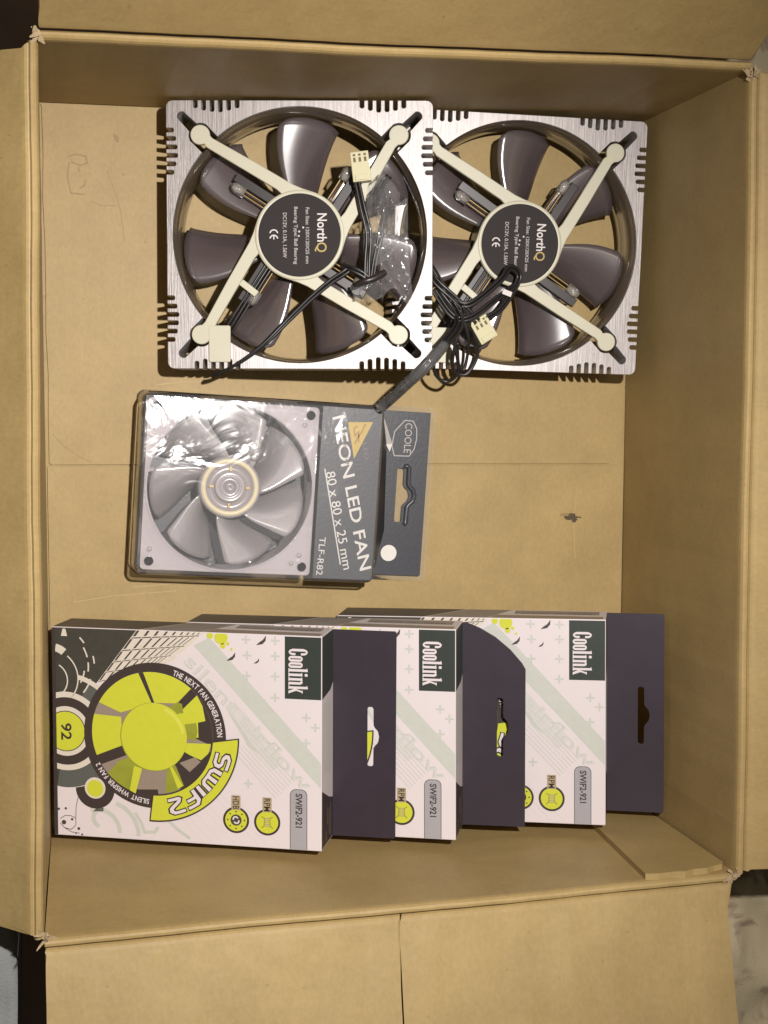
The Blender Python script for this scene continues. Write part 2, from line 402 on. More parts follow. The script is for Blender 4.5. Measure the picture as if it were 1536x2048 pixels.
wall('wall_left', flTL, flBL, rimTL, rimBL, (-1, 0), 3.1, 'cardboard_side')
wall('wall_right', flTR, flBR, rimTR, rimBR, (1, 0), 4.4, 'cardboard_side')
R_ = math.radians
flap('flap_far', rimTL, rimTR, (0, 1), 0.3, R_(62), 62, 0.6, 0.8, 'cardboard')
flap('flap_left', rimTL, rimBL, (-1, 0), 3.1, R_(-40), 62, 3.0, 3.0, 'cardboard_side')
flap('flap_right', rimTR, rimBR, (1, 0), 4.4, R_(8), 60, 1.5, 2.0, 'cardboard_side')
flap('flap_near', rimBL, rimBR, (0, -1), 1.9, R_(15), 92, 0.6, 4.6, 'cardboard', f0=0, f1=0.490)
flap('flap_near', rimBL, rimBR, (0, -1), 2.2, R_(14.7), 92, 0.6, 4.6, 'cardboard', f0=0.4925, f1=1)
# glued joint tab of the right wall lying on the near wall
def ynear(x, z):
    f = (x/W); a = flBL.lerp(flBR, f); b = rimBL.lerp(rimBR, f); return a.lerp(b, z/H).y
tabp = [(257, 0.5), (253.6, 49.8), (248.4, 130.0), (254, 131.2), (261, 130.6), (266, 131.4), (271, 129.6), (277, 129.8), (281, 127.6), (285.5, 126.4), (287.2, 124), (W-.4, 60), (W-.4, 0.5)]
n = len(tabp); V = [(x, ynear(x, z)+2.6+0.35*math.sin(z*.05), z) for x, z in tabp]+[(x, ynear(x, z)-0.8, z) for x, z in tabp]
bmesh_part('joint_tab', V, [tuple(range(n)), tuple(range(2*n-1, n-1, -1))]+[(i, (i+1) % n, n+(i+1) % n, n+i) for i in range(n)])
# ragged torn liner at the corners
def torn(cx, cy, z, n, spread, seed):
    rr = random.Random(seed); V, F = [], []
    for i in range(n):
        a = rr.uniform(0, 2*PI); l = rr.uniform(2.0, 5.0); w = rr.uniform(.5, 1.2); x = cx+rr.uniform(-spread, spread); y = cy+rr.uniform(-spread, spread); zz = z+rr.uniform(-2.2, 1.2)
        d = Vector((math.cos(a), math.sin(a), rr.uniform(-.4, .6))).normalized(); s = d.cross(Vector((0, 0, 1))).normalized(); u = s.cross(d)
        p = Vector((x, y, zz)); b = len(V); mid = p+d*l*.55+u*rr.uniform(-.6, .9)
        for q, ww in ((p, w), (mid, w*.8), (p+d*l, w*.25)):
            V += [q+s*ww+u*.15, q-s*ww+u*.15, q-s*ww-u*.15, q+s*ww-u*.15]
        for k in (0, 4): F += [(b+k+j, b+k+(j+1) % 4, b+k+4+(j+1) % 4, b+k+4+j) for j in range(4)]
        F += [(b, b+1, b+2, b+3), (b+8, b+9, b+10, b+11)]
    bmesh_part('torn_corner', V, F, 'torn_paper')
torn(0.2, -0.2, H+0.2, 9, 2.0, 3); torn(286.5, 0.5, H, 10, 2.4, 5); torn(287.5, -338.0, H-0.5, 12, 2.2, 8); torn(-2.0, -342.0, H, 8, 1.8, 11)
# scuffs and dents on the floor
def blob(name, cx, cy, rx, ry, z, mat, seed, ang=0.0, n=22, rough=0.35):
    rr = random.Random(seed); P = []
    for i in range(n):
        a = 2*PI*i/n; k = 1+rr.uniform(-rough, rough); x, y = rx*k*math.cos(a), ry*k*math.sin(a)
        P.append((cx+x*math.cos(ang)-y*math.sin(ang), cy+x*math.sin(ang)+y*math.cos(ang)))
    return plate(name, [P], z, 0, mat, cb, xf=T)
blob('scuff', 259.3, -194.6, 4.4, 1.5, 0.06, 'scuff', 2, -0.15); blob('scuff', 261.0, -196.0, 2.0, 1.3, 0.10, 'scuff', 4); blob('scuff', 255.6, -193.6, 2.6, .7, 0.09, 'scuff_faint', 9)
blob('scuff', 34.4, -14.8, 1.0, 2.2, 0.06, 'scuff_faint', 6, 0.4)
def mark(name, pl, w, mat, z=0.06):
    v, f = strip(pl, w); bmesh_part(name, [(p[0], p[1], z) for p in v], f, mat)
for k, pl in enumerate(([(12.5, -24), (16, -22.8), (20.5, -23.6), (21, -26.6), (18, -27.8), (13.6, -26.2)], [(12.8, -26.6), (12.0, -33), (13.5, -40.5), (19.8, -41)], [(17, -28.4), (17.6, -31)], [(17.5, -38.2), (19.6, -37), (20.4, -34.5)])): mark('pen_mark', pl, 0.7, 'scuff_faint')
for pl in ([(3.2, -151.5), (9, -157.5), (16, -162.4), (20.6, -165.0)], [(30, -30), (33, -38), (36, -48), (37.6, -62)], [(22, -44), (28, -46), (33.5, -45.5)]): mark('crease', pl, 0.32, 'scuff_faint')
for pl in ([(40, -224.5), (70, -223), (110, -221), (150, -220.6)], [(12, -231), (30, -228.6), (60, -227)], [(52, -128.5), (64, -127), (78, -127.2)], [(262, -180), (261, -200), (262, -216)]): mark('crease', pl, 0.4, 'scuff_light')
# ------------------------------------------------------------------ 120 mm fan with brushed frame
FZ = 25.0                                       # top face of the frame above its base
def fan_outline():
    h = 60.0; rc = 3.0; side = []
    notch = [13.2+3.75*i for i in range(6)]; dep = [3.4, 4.4, 5.0, 5.2, 4.4, 3.4]
    def sidepts():
        out = []
        for c, d in list(zip(notch, dep))+[(120-c, d) for c, d in reversed(list(zip(notch, dep)))]:
            w = 0.95; out += [(c-w, 0), (c-w, d-.5), (c-w+.5, d), (c+w-.5, d), (c+w, d-.5), (c+w, 0)]
        return out
    pts = []
    for k in range(4):                          # walk clockwise from top-left
        ca, sa = [(1, 0), (0, -1), (-1, 0), (0, 1)][k]
        ox, oy = [(-h, h), (h, h), (h, -h), (-h, -h)][k]
        for a in range(5):                      # rounded corner
            t = math.radians(180-90*a/4); lx, ly = rc+rc*math.cos(t), -(rc-rc*math.sin(t))
            pts.append((ox+lx*ca+ly*(-sa), oy+lx*sa+ly*ca))
        for s, d in sidepts():
            lx, ly = s, -d; pts.append((ox+lx*ca+ly*(-sa), oy+lx*sa+ly*ca))
    return pts
LUG = 44.6
def inner_outline(r0):
    pts = []
    for i in range(720):
        th = 2*PI*i/720; r = r0; d = (math.degrees(th)-45) % 90; d = d-90 if d > 45 else d; d = R_(d)
        c = LUG*math.sqrt(2)
        for cen, rad in [(c, 5.3)]+[(c+s, 2.3) for s in (2, 4, 6, 8, 10, 11.5)]:
            q = rad*rad-(cen*math.sin(d))**2
            if q > 0: r = max(r, cen*math.cos(d)+math.sqrt(q))
        pts.append((r*math.cos(th), r*math.sin(th)))
    return pts
def rot2(p, k):
    for _ in range(k): p = (p[1], -p[0])
    return p
def blade_mesh(name, parent, mat, r0, r1, a_mid, half0, half1, sweep, zt, zb, th=1.0, nr=10, ns=8, camber=1.5, lead_bulge=3.0):
    V, F = [], []
    for side in (0, 1):
        for i in range(nr+1):
            t = i/nr; r = r0+(r1-r0)*t; hw = half0+(half1-half0)*t; mid = a_mid+sweep*t
            for j in range(ns+1):
                s = j/ns; a = R_(mid+hw*(1-2*s)+lead_bulge*math.sin(PI*t)*(1-0.4*s)); rr = r-(0.04*r1*(1-2*s)**4 if i == nr else 0)
                z = zt+(zb-zt)*s+camber*math.sin(PI*s)-side*th
                V.append((rr*math.cos(a), rr*math.sin(a), z))
    m = (nr+1)*(ns+1); w = ns+1
    for i in range(nr):
        for j in range(ns):
            a = i*w+j; F.append((a, a+1, a+w+1, a+w)); F.append((m+a, m+a+w, m+a+w+1, m+a+1))
    for i in range(nr):
        for j in (0, ns): a = i*w+j; F.append((a, a+w, m+a+w, m+a))
    for j in range(ns):
        for i in (0, nr): a = i*w+j; F.append((a, a+1, m+a+1, m+a))
    return mesh(name, V, F, mat, parent, True)
def build_fan():
    f = empty('frame_fan', (0, 0, 0))
    fr = plate('frame', [fan_outline(), inner_outline(57.3)], FZ, 25.0, 'brushed_aluminium', f, bevel=0.22)
    # smoky inner duct
    lathe('duct', [(57.2, FZ-2.0), (56.9, FZ-3), (56.2, 8), (56.9, 1.0), (57.2, 0.6), (55.4, 0.6), (54.6, 8), (55.6, FZ-4.4), (57.2, FZ-2.0)], 'smoke_duct', f, 96)
    for k in range(7):
        blade_mesh('blade', f, 'smoke_plastic', 18.5, 54.0, 88+51.43*k, 17.5, 14.8, -2.5, FZ-6.5, FZ-18.0, 1.1, camber=3.0)
    lathe('rotor_hub', [(0.01, FZ-3.2), (19.2, FZ-3.2), (19.6, FZ-3.8), (19.6, 4.5), (18.5, 3.6), (0.01, 3.6)], 'rotor_dark', f)
    # cream spider: hub ring and four offset arms
    lathe('hub_ring', [(17.0, FZ-2.6), (20.1, FZ-2.6), (20.4, FZ-0.6), (20.2, FZ+0.9), (19.6, FZ+1.15), (18.5, FZ+1.0), (17.0, FZ+.4)], 'cream_plastic', f)
    def arm_poly():
        c = (-LUG, LUG); a = arc(c[0], c[1], 4.5, -5, -5+305, 22)          # lug, ccw from the inner side
        up = [(-39.0, 43.0), (-20.5, 32.8), (-3.3, 22.8), (1.2, 20.9), (7.5, 18.9)]
        lo = [(0, 18.4), (-7.6, 18.0), (-10.2, 20.3), (-25.7, 29.5), (-41.6, 38.9)]
        lug = arc(c[0], c[1], 4.4, 294, 294-298, 24)                        # clockwise: bottom right, left, top, right
        return lug+up+lo
    for k in range(4):
        P = [rot2(p, k) for p in arm_poly()]
        a = plate('arm', [P], FZ+0.85, 2.9, 'cream_plastic', f, bevel=0.35)
        # led carrier bar and clear led lens beside the arm
        d = Vector((-34.2, 22.0)).normalized(); nrm = Vector((-d.y, d.x))*1.0
        if nrm.y > 0: nrm = -nrm
        b0 = Vector((-9.5, 16.6)); L1 = 22.0
        q = [b0, b0+d*L1, b0+d*L1+nrm*4.2, b0+nrm*4.2]
        plate('led_carrier', [[rot2((p.x, p.y), k) for p in q]], FZ-2.6, 3.2, 'dark_plastic', f, bevel=0.3)
        b1 = b0+nrm*4.6+d*3
        for w_ in (0.7, 2.6):
            pts = [rot2(tuple(b1+nrm*w_+d*s), k) for s in (0, 6, 12.5)]
            tube('led_lead', [(p[0], p[1], FZ-3.0) for p in pts], 0.35, 'copper', f, 3, 6)
        ctr = b1+nrm*1.6+d*14.0
        pts = [rot2(tuple(ctr+d*s), k) for s in (-2.6, 2.4, 4.0, 4.6)]
        V, F = [], []
        C = [Vector((p[0], p[1], FZ-3.0)) for p in pts]; dd = (C[1]-C[0]).normalized(); sd = Vector((-dd.y, dd.x, 0)); R3 = [2.5, 2.5, 1.6, 0.3]
        for p, r in zip(C, R3):
            for j in range(14): V.append(p+(sd*math.cos(2*PI*j/14)+Vector((0, 0, 1))*math.sin(2*PI*j/14))*r)
        for i in range(3):
            for j in range(14): F.append((i*14+j, i*14+(j+1) % 14, (i+1)*14+(j+1) % 14, (i+1)*14+j))
        F += [tuple(range(14)), tuple(range(42, 56))]
        mesh('led', V, F, 'clear_led', f, True)
    # cable arm: square foot and a short stub on the lower left arm
    plate('cable_foot', [rrect(-41.2, -31.4, -57.0, -40.5, 0.8)], FZ+0.97, 1.6, 'cream_plastic', f, bevel=0.25)
    sd = Vector((0.79, -0.61)); sn = Vector((0.61, 0.79)); b = Vector((-26.6, -20.9))
    plate('cable_stub', [[tuple(b+sn*1.5), tuple(b+sd*9+sn*1.5), tuple(b+sd*9-sn*1.5), tuple(b-sn*1.5)]], FZ+0.70, 2.2, 'cream_plastic', f, bevel=0.25)
    # wires lying in the channel of that arm
    for o in (0, 1.3, 2.6):
        d = Vector((-22.0, -34.2)).normalized(); nn = Vector((d.y, -d.x))*-1
        st = Vector((-15.5, -13.0))+Vector((1.0, -0.65))*o
        tube('lead_wire', [(st.x, st.y, FZ-1.4), (st.x+d.x*12, st.y+d.y*12, FZ-1.2), (st.x+d.x*28, st.y+d.y*28-o*.2, FZ-1.8), (st.x+d.x*36, st.y+d.y*36, FZ-3)], 0.6, 'wire_black', f)
    # black centre label with its print
    lb = plate('label', [circ(0, 0, 18.6, 72)], FZ+1.22, 0.5, 'label_black', f)
    z = FZ+1.25
    text('brand_lettering', 'North', 10.2, 3.4, z, 4.3, 'label_white', lb, length=12.6, bold=0.014)
    text('brand_letter', 'Q', 10.0, -5.4, z, 4.5, 'label_gold', lb, length=4.4, bold=0.01)
    text('spec_lettering', 'Fan Size: 120X120X25 mm', 3.6, -0.2, z, 1.55, 'label_grey', lb, length=25.0, bold=0.012)
    text('spec_lettering', 'Bearing Type: Ball Bearing', -1.6, -0.2, z, 1.55, 'label_grey', lb, length=25.6, bold=0.012)
    text('spec_lettering', 'DC12V, 0.13A, 1.56W', -6.6, -0.1, z, 1.7, 'label_grey', lb, length=20.0, bold=0.012)
    V, F = [], []
    for cy, e in ((1.55, 0), (-0.85, 1)):
        pl = arc(-11.6, cy-1.0, 1.75, 10, 170, 12); v, q = strip(pl, 0.55); b = len(V); V += [(p[0], p[1], z) for p in v]; F += [tuple(i+b for i in w) for w in q]
        if e: v, q = strip([(-11.6, cy+0.45), (-11.6, cy-1.1)], 0.5); b = len(V); V += [(p[0], p[1], z+.02) for p in v]; F += [tuple(i+b for i in w) for w in q]
    mesh('conformity_mark', V, F, 'label_white', lb)
    for x, y in ((1.6, 3.4), (-0.2, 1.6), (-0.4, -0.4)):
        lathe('label_dimple', [(0.01, z+.25), (.35, z+.2), (.5, z-.05)], 'label_white', lb, 10, cx=x, cy=y)
    return f
fan1 = build_fan(); parts1 = list(fan1.children)
def set_pose(o, top, rot, h):
    m = Euler(rot, 'XYZ').to_matrix(); p = Vector(top)-m @ Vector((0, 0, h)); o.location = p*S; o.rotation_euler = rot
    mw = Matrix.Translation(p) @ m.to_4x4(); return mw.inverted()      # world mm -> local mm
fan2 = copy_tree(fan1)
inv1 = set_pose(fan1, (113.8, -60.93, 39.3), (-0.025, -0.222, 0.002), FZ)
inv2 = set_pose(fan2, (220.8, -61.43, 29.3), (0.020, -0.080, -0.027), FZ)
tag(fan1, 'tilted silver square fan lying on top, with clear wrap round its leads', 'fan', 'large silver framed fans')
tag(fan2, 'silver square fan tucked under its neighbour beside the right wall of the box', 'fan', 'large silver framed fans')
# --- cable of the upper fan (its own frame coordinates)
z = FZ+2.2
tube('power_cable', [(19, -13.5, z-1), (22, -15.5, z+1), (14, -21, z+.6), (5, -28.5, z), (-5, -38, z-.5), (-16, -49, z-.2), (-27, -57, z-1.2), (-35, -61.0, z-4.0), (-40.5, -62.6, z-9)], 0.78, 'wire_black', fan1, strands=2, spread=0.85, twist=0.03)
def connector(parent, cx, cy, z, ang, w, l, world=None):
    xf = Matrix.Translation((cx, cy, z)) @ Matrix.Rotation(ang, 4, 'Z')
    c = box('plug', -w/2, w/2, -l/2, l/2, 0, 5.2, 'connector_plastic', parent, 0.35, xf=xf, world=world)
    box('plug_rib', -w/2+1.2, w/2-1.2, -l/2+.6, -l/2+3.0, 5.15, 5.8, 'connector_plastic', c, 0.15, xf=xf, world=world)
    for i in (-1, 0, 1):
        box('plug_slot', i*2.4-.55, i*2.4+.55, l/2-4.6, l/2-2.6, 5.0, 5.26, 'connector_hole', c, 0, xf=xf, world=world)
        box('plug_slot', i*2.4-.55, i*2.4+.55, l/2-2.0, l/2-1.0, 5.0, 5.26, 'connector_hole', c, 0, xf=xf, world=world)
    return c
connector(fan1, 27.6, 29.6, FZ+2.5, 0.12, 8.2, 13.2)
tube('plug_lead', [(26.2, 23.5, FZ+5), (28.6, 12, FZ+5.5), (31.2, 0, FZ+5), (30.6, -12, FZ+4.5), (30.4, -21, FZ+4)], 0.72, 'wire_black', fan1, strands=3, spread=1.1, twist=0.02)
tube('plug_lead', [(36.2, 21.5, FZ-1), (38.2, 10, FZ+3.5), (36.6, 0, FZ+5.5), (34.2, -11, FZ+5), (32.6, -21.5, FZ+4)], 0.72, 'wire_black', fan1, strands=2, spread=0.85, twist=0.03)
tube('plug_lead', [(40.2, 27.0, FZ-3), (36.2, 21.5, FZ-1)], 0.72, 'wire_black', fan1, strands=2, spread=0.85)
tube('plug_lead', [(19, -13.5, z-1), (24, -15.5, FZ+4.5), (29.6, -18.5, FZ+4.6), (32, -22.4, FZ+4)], 0.75, 'wire_black', fan1, strands=2, spread=.8)
tube('cable_tie', [(25.5, -22.5, FZ+3.2), (29, -21.2, FZ+6.6), (33.5, -19.8, FZ+6.4), (38.6, -16.8, FZ+4.2)], 1.5, 'dark_plastic', fan1)
def crumple(name, parent, cx, cy, z, sx, sy, ang, seed, amp=3.0, n=22, world=None):
    rr = random.Random(seed); ph = [(rr.uniform(.15, .6), rr.uniform(-.6, .6), rr.uniform(0, 6), rr.uniform(.4, 1)) for _ in range(7)]
    V, F = [], []; ca, sa = math.cos(ang), math.sin(ang)
    for i in range(n+1):
        for j in range(n+1):
            u, v = i/n-.5, j/n-.5; e = 1-0.25*math.sin(7*u+seed)*abs(v)*2
            x, y = u*sx*e, v*sy*(1-0.22*math.cos(5*u+seed)); h = sum(a*abs(math.sin(kx*x+ky*y+p)) for kx, ky, p, a in ph)/len(ph)*amp
            h -= 6*(u*u+v*v)*amp*.35
            V.append((cx+x*ca-y*sa, cy+x*sa+y*ca, z+h))
    for i in range(n):
        for j in range(n): a = i*(n+1)+j; F.append((a, a+1, a+n+2, a+n+1))
    return mesh(name, V, F, 'clear_bag', parent, False, world)
crumple('plastic_wrap', fan1, 37.5, 6, FZ+5.2, 17, 34, -0.08, 4, 4.2)
crumple('plastic_wrap', fan1, 30.5, -24.5, FZ+3.6, 13, 9, 0.25, 9, 4.0)
crumple('plastic_wrap', fan1, 42.5, -8, FZ+1.2, 13, 40, 0.06, 13, 3.4)
# --- cable of the lower fan, spilling over its neighbour's corner on to the clear pack
tube('power_cable', [(172.0, -66, 26), (175.6, -74.3, 36), (179.7, -83.3, 41), (185.7, -92.4, 43), (186.4, -100.5, 47), (177.2, -109.9, 54), (167.8, -120.1, 57), (160.8, -128.0, 49), (155.5, -136.0, 34), (153.2, -138.2, 31.5)], 0.62, 'wire_black', fan2, strands=6, spread=1.9, twist=0.035, world=inv2)
tube('cable_sleeve', [(178.0, -109.4, 53.4), (167.8, -120.1, 57), (160.8, -128.0, 49), (155.5, -136.0, 34), (152.6, -138.9, 31)], 2.8, 'clear_bag', fan2, world=inv2, seg=9)
tube('plug_lead', [(184.4, -88.8, 42), (192.3, -90.6, 44), (207.8, -79.3, 41), (213.0, -73.4, 38), (217.9, -75.1, 36), (217.6, -80, 36), (209.0, -91.7, 40), (200.5, -97.1, 42)], 0.8, 'wire_black', fan2, strands=3, spread=1.05, twist=0.02, world=inv2)
tube('plug_lead', [(176, -84, 40), (184, -96, 44), (192.5, -97.0, 45), (206.0, -88.0, 42), (216, -81.5, 37)], 0.75, 'wire_black', fan2, strands=2, spread=.8, twist=0.02, world=inv2)
tube('plug_lead', [(172.5, -70, 36), (176.5, -80, 42), (185.0, -88.0, 43.5), (196.5, -98.6, 43)], 0.8, 'wire_black', fan2, strands=3, spread=1.2, twist=0.02, world=inv2)
tube('cable_loop', [(188.5, -91.2, 45), (195.6, -104.8, 41), (198.4, -114.0, 37), (193.7, -122.9, 35), (187.0, -120.9, 36), (185.2, -111.5, 44), (187.4, -100.6, 47)], 0.8, 'wire_black', fan2, world=inv2)
tube('cable_loop', [(187.5, -93.2, 45), (192.0, -104.8, 43), (193.4, -113.0, 38), (192.0, -121.0, 36), (189, -118, 38), (186.5, -108.5, 45)], 0.75, 'wire_black', fan2, world=inv2)
tube('cable_loop', [(181.5, -105.5, 50), (177.3, -116.6, 38), (180.2, -124.0, 31.5), (186.0, -126.4, 31), (189.4, -121.5, 36), (185.7, -111.0, 44)], 0.8, 'wire_black', fan2, world=inv2)
connector(fan2, 199.6, -102.2, 38.0, 0.55, 9.0, 11.6, world=inv2)
box('plug_catch', -3, 3, -4, 4, 0, 1, 'label_white', fan2, 0.1, world=inv2, xf=Matrix.Translation((211.2, -85.2, 40.5)) @ Matrix.Rotation(-.35, 4, 'Z') @ Matrix.Diagonal((.75, .3, 1.2, 1)))

# ------------------------------------------------------------------ clear 80 mm fan in its blister pack
BR = -0.064; BX, BY = 83.3, -175.7
bp = empty('blister_pack', (BX, BY, 1.3), (0, 0, BR)); tag(bp, 'clear plastic blister pack with dark slate card holding the transparent fan', 'packaging')
HB = 26.4
# clear shell: rounded box with a flange
def shell(name, rings, mat, parent):
    V, F = [], []; m = None
    for (x0, x1, y0, y1, r, zz) in rings:
        lp = rrect(x0, x1, y0, y1, r, 6); m = len(lp); V += [(x, y, zz+0.25*math.sin(x*.2)*math.cos(y*.17)) for x, y in lp]
    for k in range(len(rings)-1):
        F += [(k*m+i, k*m+(i+1) % m, (k+1)*m+(i+1) % m, (k+1)*m+i) for i in range(m)]
    return V, F, m
rings = [(-43.4, 102.0, -43.2, 42.6, 3.5, 0.2), (-43.0, 71.5, -42.8, 42.4, 4, 0.7), (-42.9, 71.2, -42.6, 42.2, 4, 2.5), (-42.2, 70.6, -42.0, 41.8, 4, 24.5), (-41.6, 70.2, -41.4, 41.2, 3.4, 26.8), (-40.4, 69.2, -40.4, 40.2, 2.6, 27.5)]
V, F, m = shell('clear_shell', rings, 'clear_shell', bp)
b = len(V); nx, ny = 26, 20                       # slightly buckled top skin
for i in range(nx+1):
    for j in range(ny+1):
        x = -40.6+109.9*i/nx; y = -40.5+80.8*j/ny; e = min(i, nx-i, j, ny-j)/3.0
        V.append((x, y, 27.5+2.0*(1-(y/40.5)**2)*(0.25+0.75/(1+math.exp((x-34)/7)))+min(1, e)*(0.28*math.sin(x*.13+y*.07)+0.22*math.sin(y*.19-x*.05))))
for i in range(nx):
    for j in range(ny): a = b+i*(ny+1)+j; F.append((a, a+1, a+ny+2, a+ny+1))
mesh('clear_shell', V, F, 'clear_shell', bp, True)
euro = [(-13.6, -1.0), (-13.6, 0.9), (-12.8, 1.7), (-5.4, 1.8), (-4.2, 2.5), (-2.6, 4.3), (0, 5.0), (2.6, 4.3), (4.2, 2.5), (5.4, 1.8), (12.8, 1.7), (13.6, 0.9), (13.6, -1.0), (12.8, -1.8), (-12.8, -1.8)]
def eurohole(cx, cy, k=1.0): return [(cx+v*k, cy-u*k) for u, v in euro]
card = plate('backing_card', [rrect(71.5, 99.2, -40.6, 40.2, 0.6), eurohole(86.0, -1.0, 0.98)], 1.6, 0.6, 'card_slate', bp)
plate('tray_card', [[(-40.6, 40.2), (71.0, 40.2), (71.0, -40.4), (-40.6, -40.4)]], 0.25, 0.4, 'card_slate', bp)
top = plate('front_card', [[(41.0, 40.4), (69.6, 40.2), (69.6, -40.3), (41.0, -40.4)]], HB-.4, 0.6, 'card_slate', bp)
simple('shaded_card_fold', (0.020, 0.021, 0.026), 0.5)  # slate card colour darkened: shade on the sloping fold is painted in
mesh('shaded_card_fold', [(69.6, 40.0, HB-.7), (69.6, -40.2, HB-.7), (79.5, -18.5, 1.9), (78.0, 23.0, 1.9), (69.3, 40.0, HB-1.3), (69.3, -40.2, HB-1.3), (79.0, -18.5, 1.7), (77.5, 23.0, 1.7)], [(0, 1, 2, 3), (7, 6, 5, 4), (0, 3, 7, 4), (1, 5, 6, 2), (0, 4, 5, 1), (3, 2, 6, 7)], 'shaded_card_fold', bp)
mesh('card_edge', [(69.9, 40.2, 22.0), (77.2, 23.6, 3.2), (79.6, 20.0, 2.4), (80.6, 24.0, 2.6)], [(0, 1, 2, 3)], 'print_white', bp)
mesh('card_edge', [(69.9, -30.5, HB-.3), (69.9, -40.4, HB-.3), (71.0, -40.6, HB-4), (70.9, -31.0, HB-2)], [(0, 1, 2, 3)], 'print_white', bp)
z = HB-.36; A = -PI/2
text('title_lettering', 'NEON LED FAN', 57.4, 0.2, z, 5.6, 'print_white', top, A+0.245, length=74, bold=0.012, shear=-0.05)
text('size_lettering', '80 x 80 x 25 mm', 52.0, -12.8, z, 4.4, 'print_white', top, A+0.245, length=47, bold=0.0)
lines('underline', [[(43.6, 11.2), (53.9, -33.6)]], 0.55, z, 'print_white', top)
text('model_lettering', 'TLF-R82', 44.4, -30.0, z, 3.0, 'print_white', top, A-.03, length=18)
tri = plate('logo_triangle', [[(53.2, 33.6), (65.2, 34.4), (57.2, 16.6)]], z+.01, 0, 'print_yellow', top)
lines('logo_stroke', [[(61.6, 33.4), (60.4, 30.0), (58.2, 26.6), (57.2, 23.6)], [(58.0, 32.0), (56.2, 31.0), (56.8, 27.4), (58.6, 29.4), (58.9, 24.6)]], 0.7, z+.05, 'print_ochre', tri)
text('small_lettering', 'COOLING FAN', 52.6, 22.0, z, 1.6, 'print_mauve', top, A+0.2, length=19)
text('small_lettering', 'LED', 62.6, 20.5, z, 2.0, 'print_mauve', top, A+0.2, length=8)
zc = 1.64
lg = [(86.4, 35.8), (90.6, 35.6), (92.6, 32.0), (92.9, 27.4), (92.0, 22.0), (89.6, 18.4), (82.2, 18.2), (80.6, 23.0), (81.6, 30.0)]
lines('logo_outline', [lg], 0.45, zc, 'label_grey', card, closed=True)
text('logo_lettering', 'COOLE', 88.6, 27.2, zc, 3.6, 'label_grey', card, A, length=14.6)
plate('price_dot', [circ(82.6, -29.8, 4.0, 40)], zc+.01, 0, 'print_white', card)
tube('hole_rim', [(x, y, 2.2) for x, y in eurohole(88.2, -1.0, 1.06)[0:12]], 1.15, 'card_slate', card, raw=True)
# wires and plug tucked along the side of the shell
tube('fan_lead', [(-16, 41.0, 20), (-6, 41.3, 23), (8, 41.2, 24), (18, 41.1, 21), (24, 41.0, 18)], 0.55, 'wire_yellow', bp)
tube('fan_lead', [(-14, 41.1, 17), (-4, 41.4, 20), (9, 41.3, 22), (17, 41.2, 19), (22, 41.0, 16)], 0.55, 'wire_yellow', bp)
box('fan_plug', 17, 29, 40.5, 41.9, 12, 23.5, 'carton_edge', bp, 0.4)
tube('fan_lead', [(-39, 41.1, 20), (-28, 41.3, 15), (-12, 41.2, 10), (30, 41.3, 14), (66, 41.0, 12)], 1.1, 'wire_black', bp)
tube('fan_lead', [(-39, 41.1, 12), (-20, 41.3, 20), (10, 41.2, 14), (40, 41.3, 20), (66, 41.0, 21)], 1.1, 'wire_black', bp)

cf = empty('clear_fan', (BX, BY, 1.6), (0, 0, BR)); tag(cf, 'small transparent fan with pale hub sealed in the blister pack', 'fan')
h = 39.6
def cfloops(r):
    o = rrect(-h, h, -h, h, 2.0, 4); L = [o, circ(0, 0, r, 96)]
    for sx in (-1, 1):
        for sy in (-1, 1): L.append(circ(sx*35.6, sy*35.6, 2.1, 20))
    return L
plate('frame_front', cfloops(38.2), 25.3, 2.6, 'clear_fan', cf, bevel=0.3)
plate('frame_back', cfloops(38.2), 3.0, 2.6, 'clear_fan', cf, bevel=0.3)
lathe('duct', [(38.2, 25.2), (38.0, 22), (37.3, 14), (38.0, 4), (38.2, 1), (39.0, 1), (38.2, 14), (39.0, 25.2), (38.2, 25.2)], 'clear_fan', cf, 96)
for sx in (-1, 1):
    for sy in (-1, 1):
        lathe('screw_hole', [(2.15, 25.4), (2.15, 0.8), (3.2, 0.8), (3.2, 22.6)], 'clear_fan', cf, 20, cx=sx*35.6, cy=sy*35.6)
for k in range(7):
    blade_mesh('blade', cf, 'clear_blade', 13.5, 36.8, 62+51.43*k, 21.0, 21.5, 24, 5.0, 21.5, 0.9, lead_bulge=7.0, camber=3.5)
lathe('hub', [(0.01, 21.6), (3.2, 21.6), (3.5, 22.4), (6.6, 22.6), (7.2, 21.4), (10.4, 21.2), (11.2, 22.6), (13.4, 22.9), (14.4, 22.0), (14.6, 6), (0.01, 6)], 'hub_pale', cf)
lathe('hub_ring', [(11.1, 22.7), (11.5, 23.3), (12.9, 23.4), (13.4, 22.9)], 'hub_cream', cf)
lathe('hub_cap', [(0.6, 22.2), (1.4, 23.0), (2.0, 22.2)], 'hub_pale', cf, 24); lathe('hub_cap', [(2.9, 22.0), (3.5, 22.9), (4.2, 22.4)], 'clear_blade', cf, 32)
lathe('hub_cap', [(5.4, 22.5), (6.2, 23.1), (7.0, 22.4)], 'clear_blade', cf, 40)
for k in range(4):
    a = PI/2*k; box('hub_tab', 7.4, 9.6, -.6, .6, 21.3, 22.4, 'copper', cf, 0.1, xf=Matrix.Rotation(a, 4, 'Z'))
for k in range(3):
    a = R_(52+120*k); xf = Matrix.Rotation(a, 4, 'Z')
    box('strut', 13, 38.4, -1.2, 1.2, 1.2, 3.4, 'clear_fan', cf, 0.3, xf=xf)
lathe('led', [(0.01, 24.6), (1.2, 24.3), (1.7, 23.0), (1.7, 19)], 'clear_led', cf, 16, cx=10.8, cy=14.6)
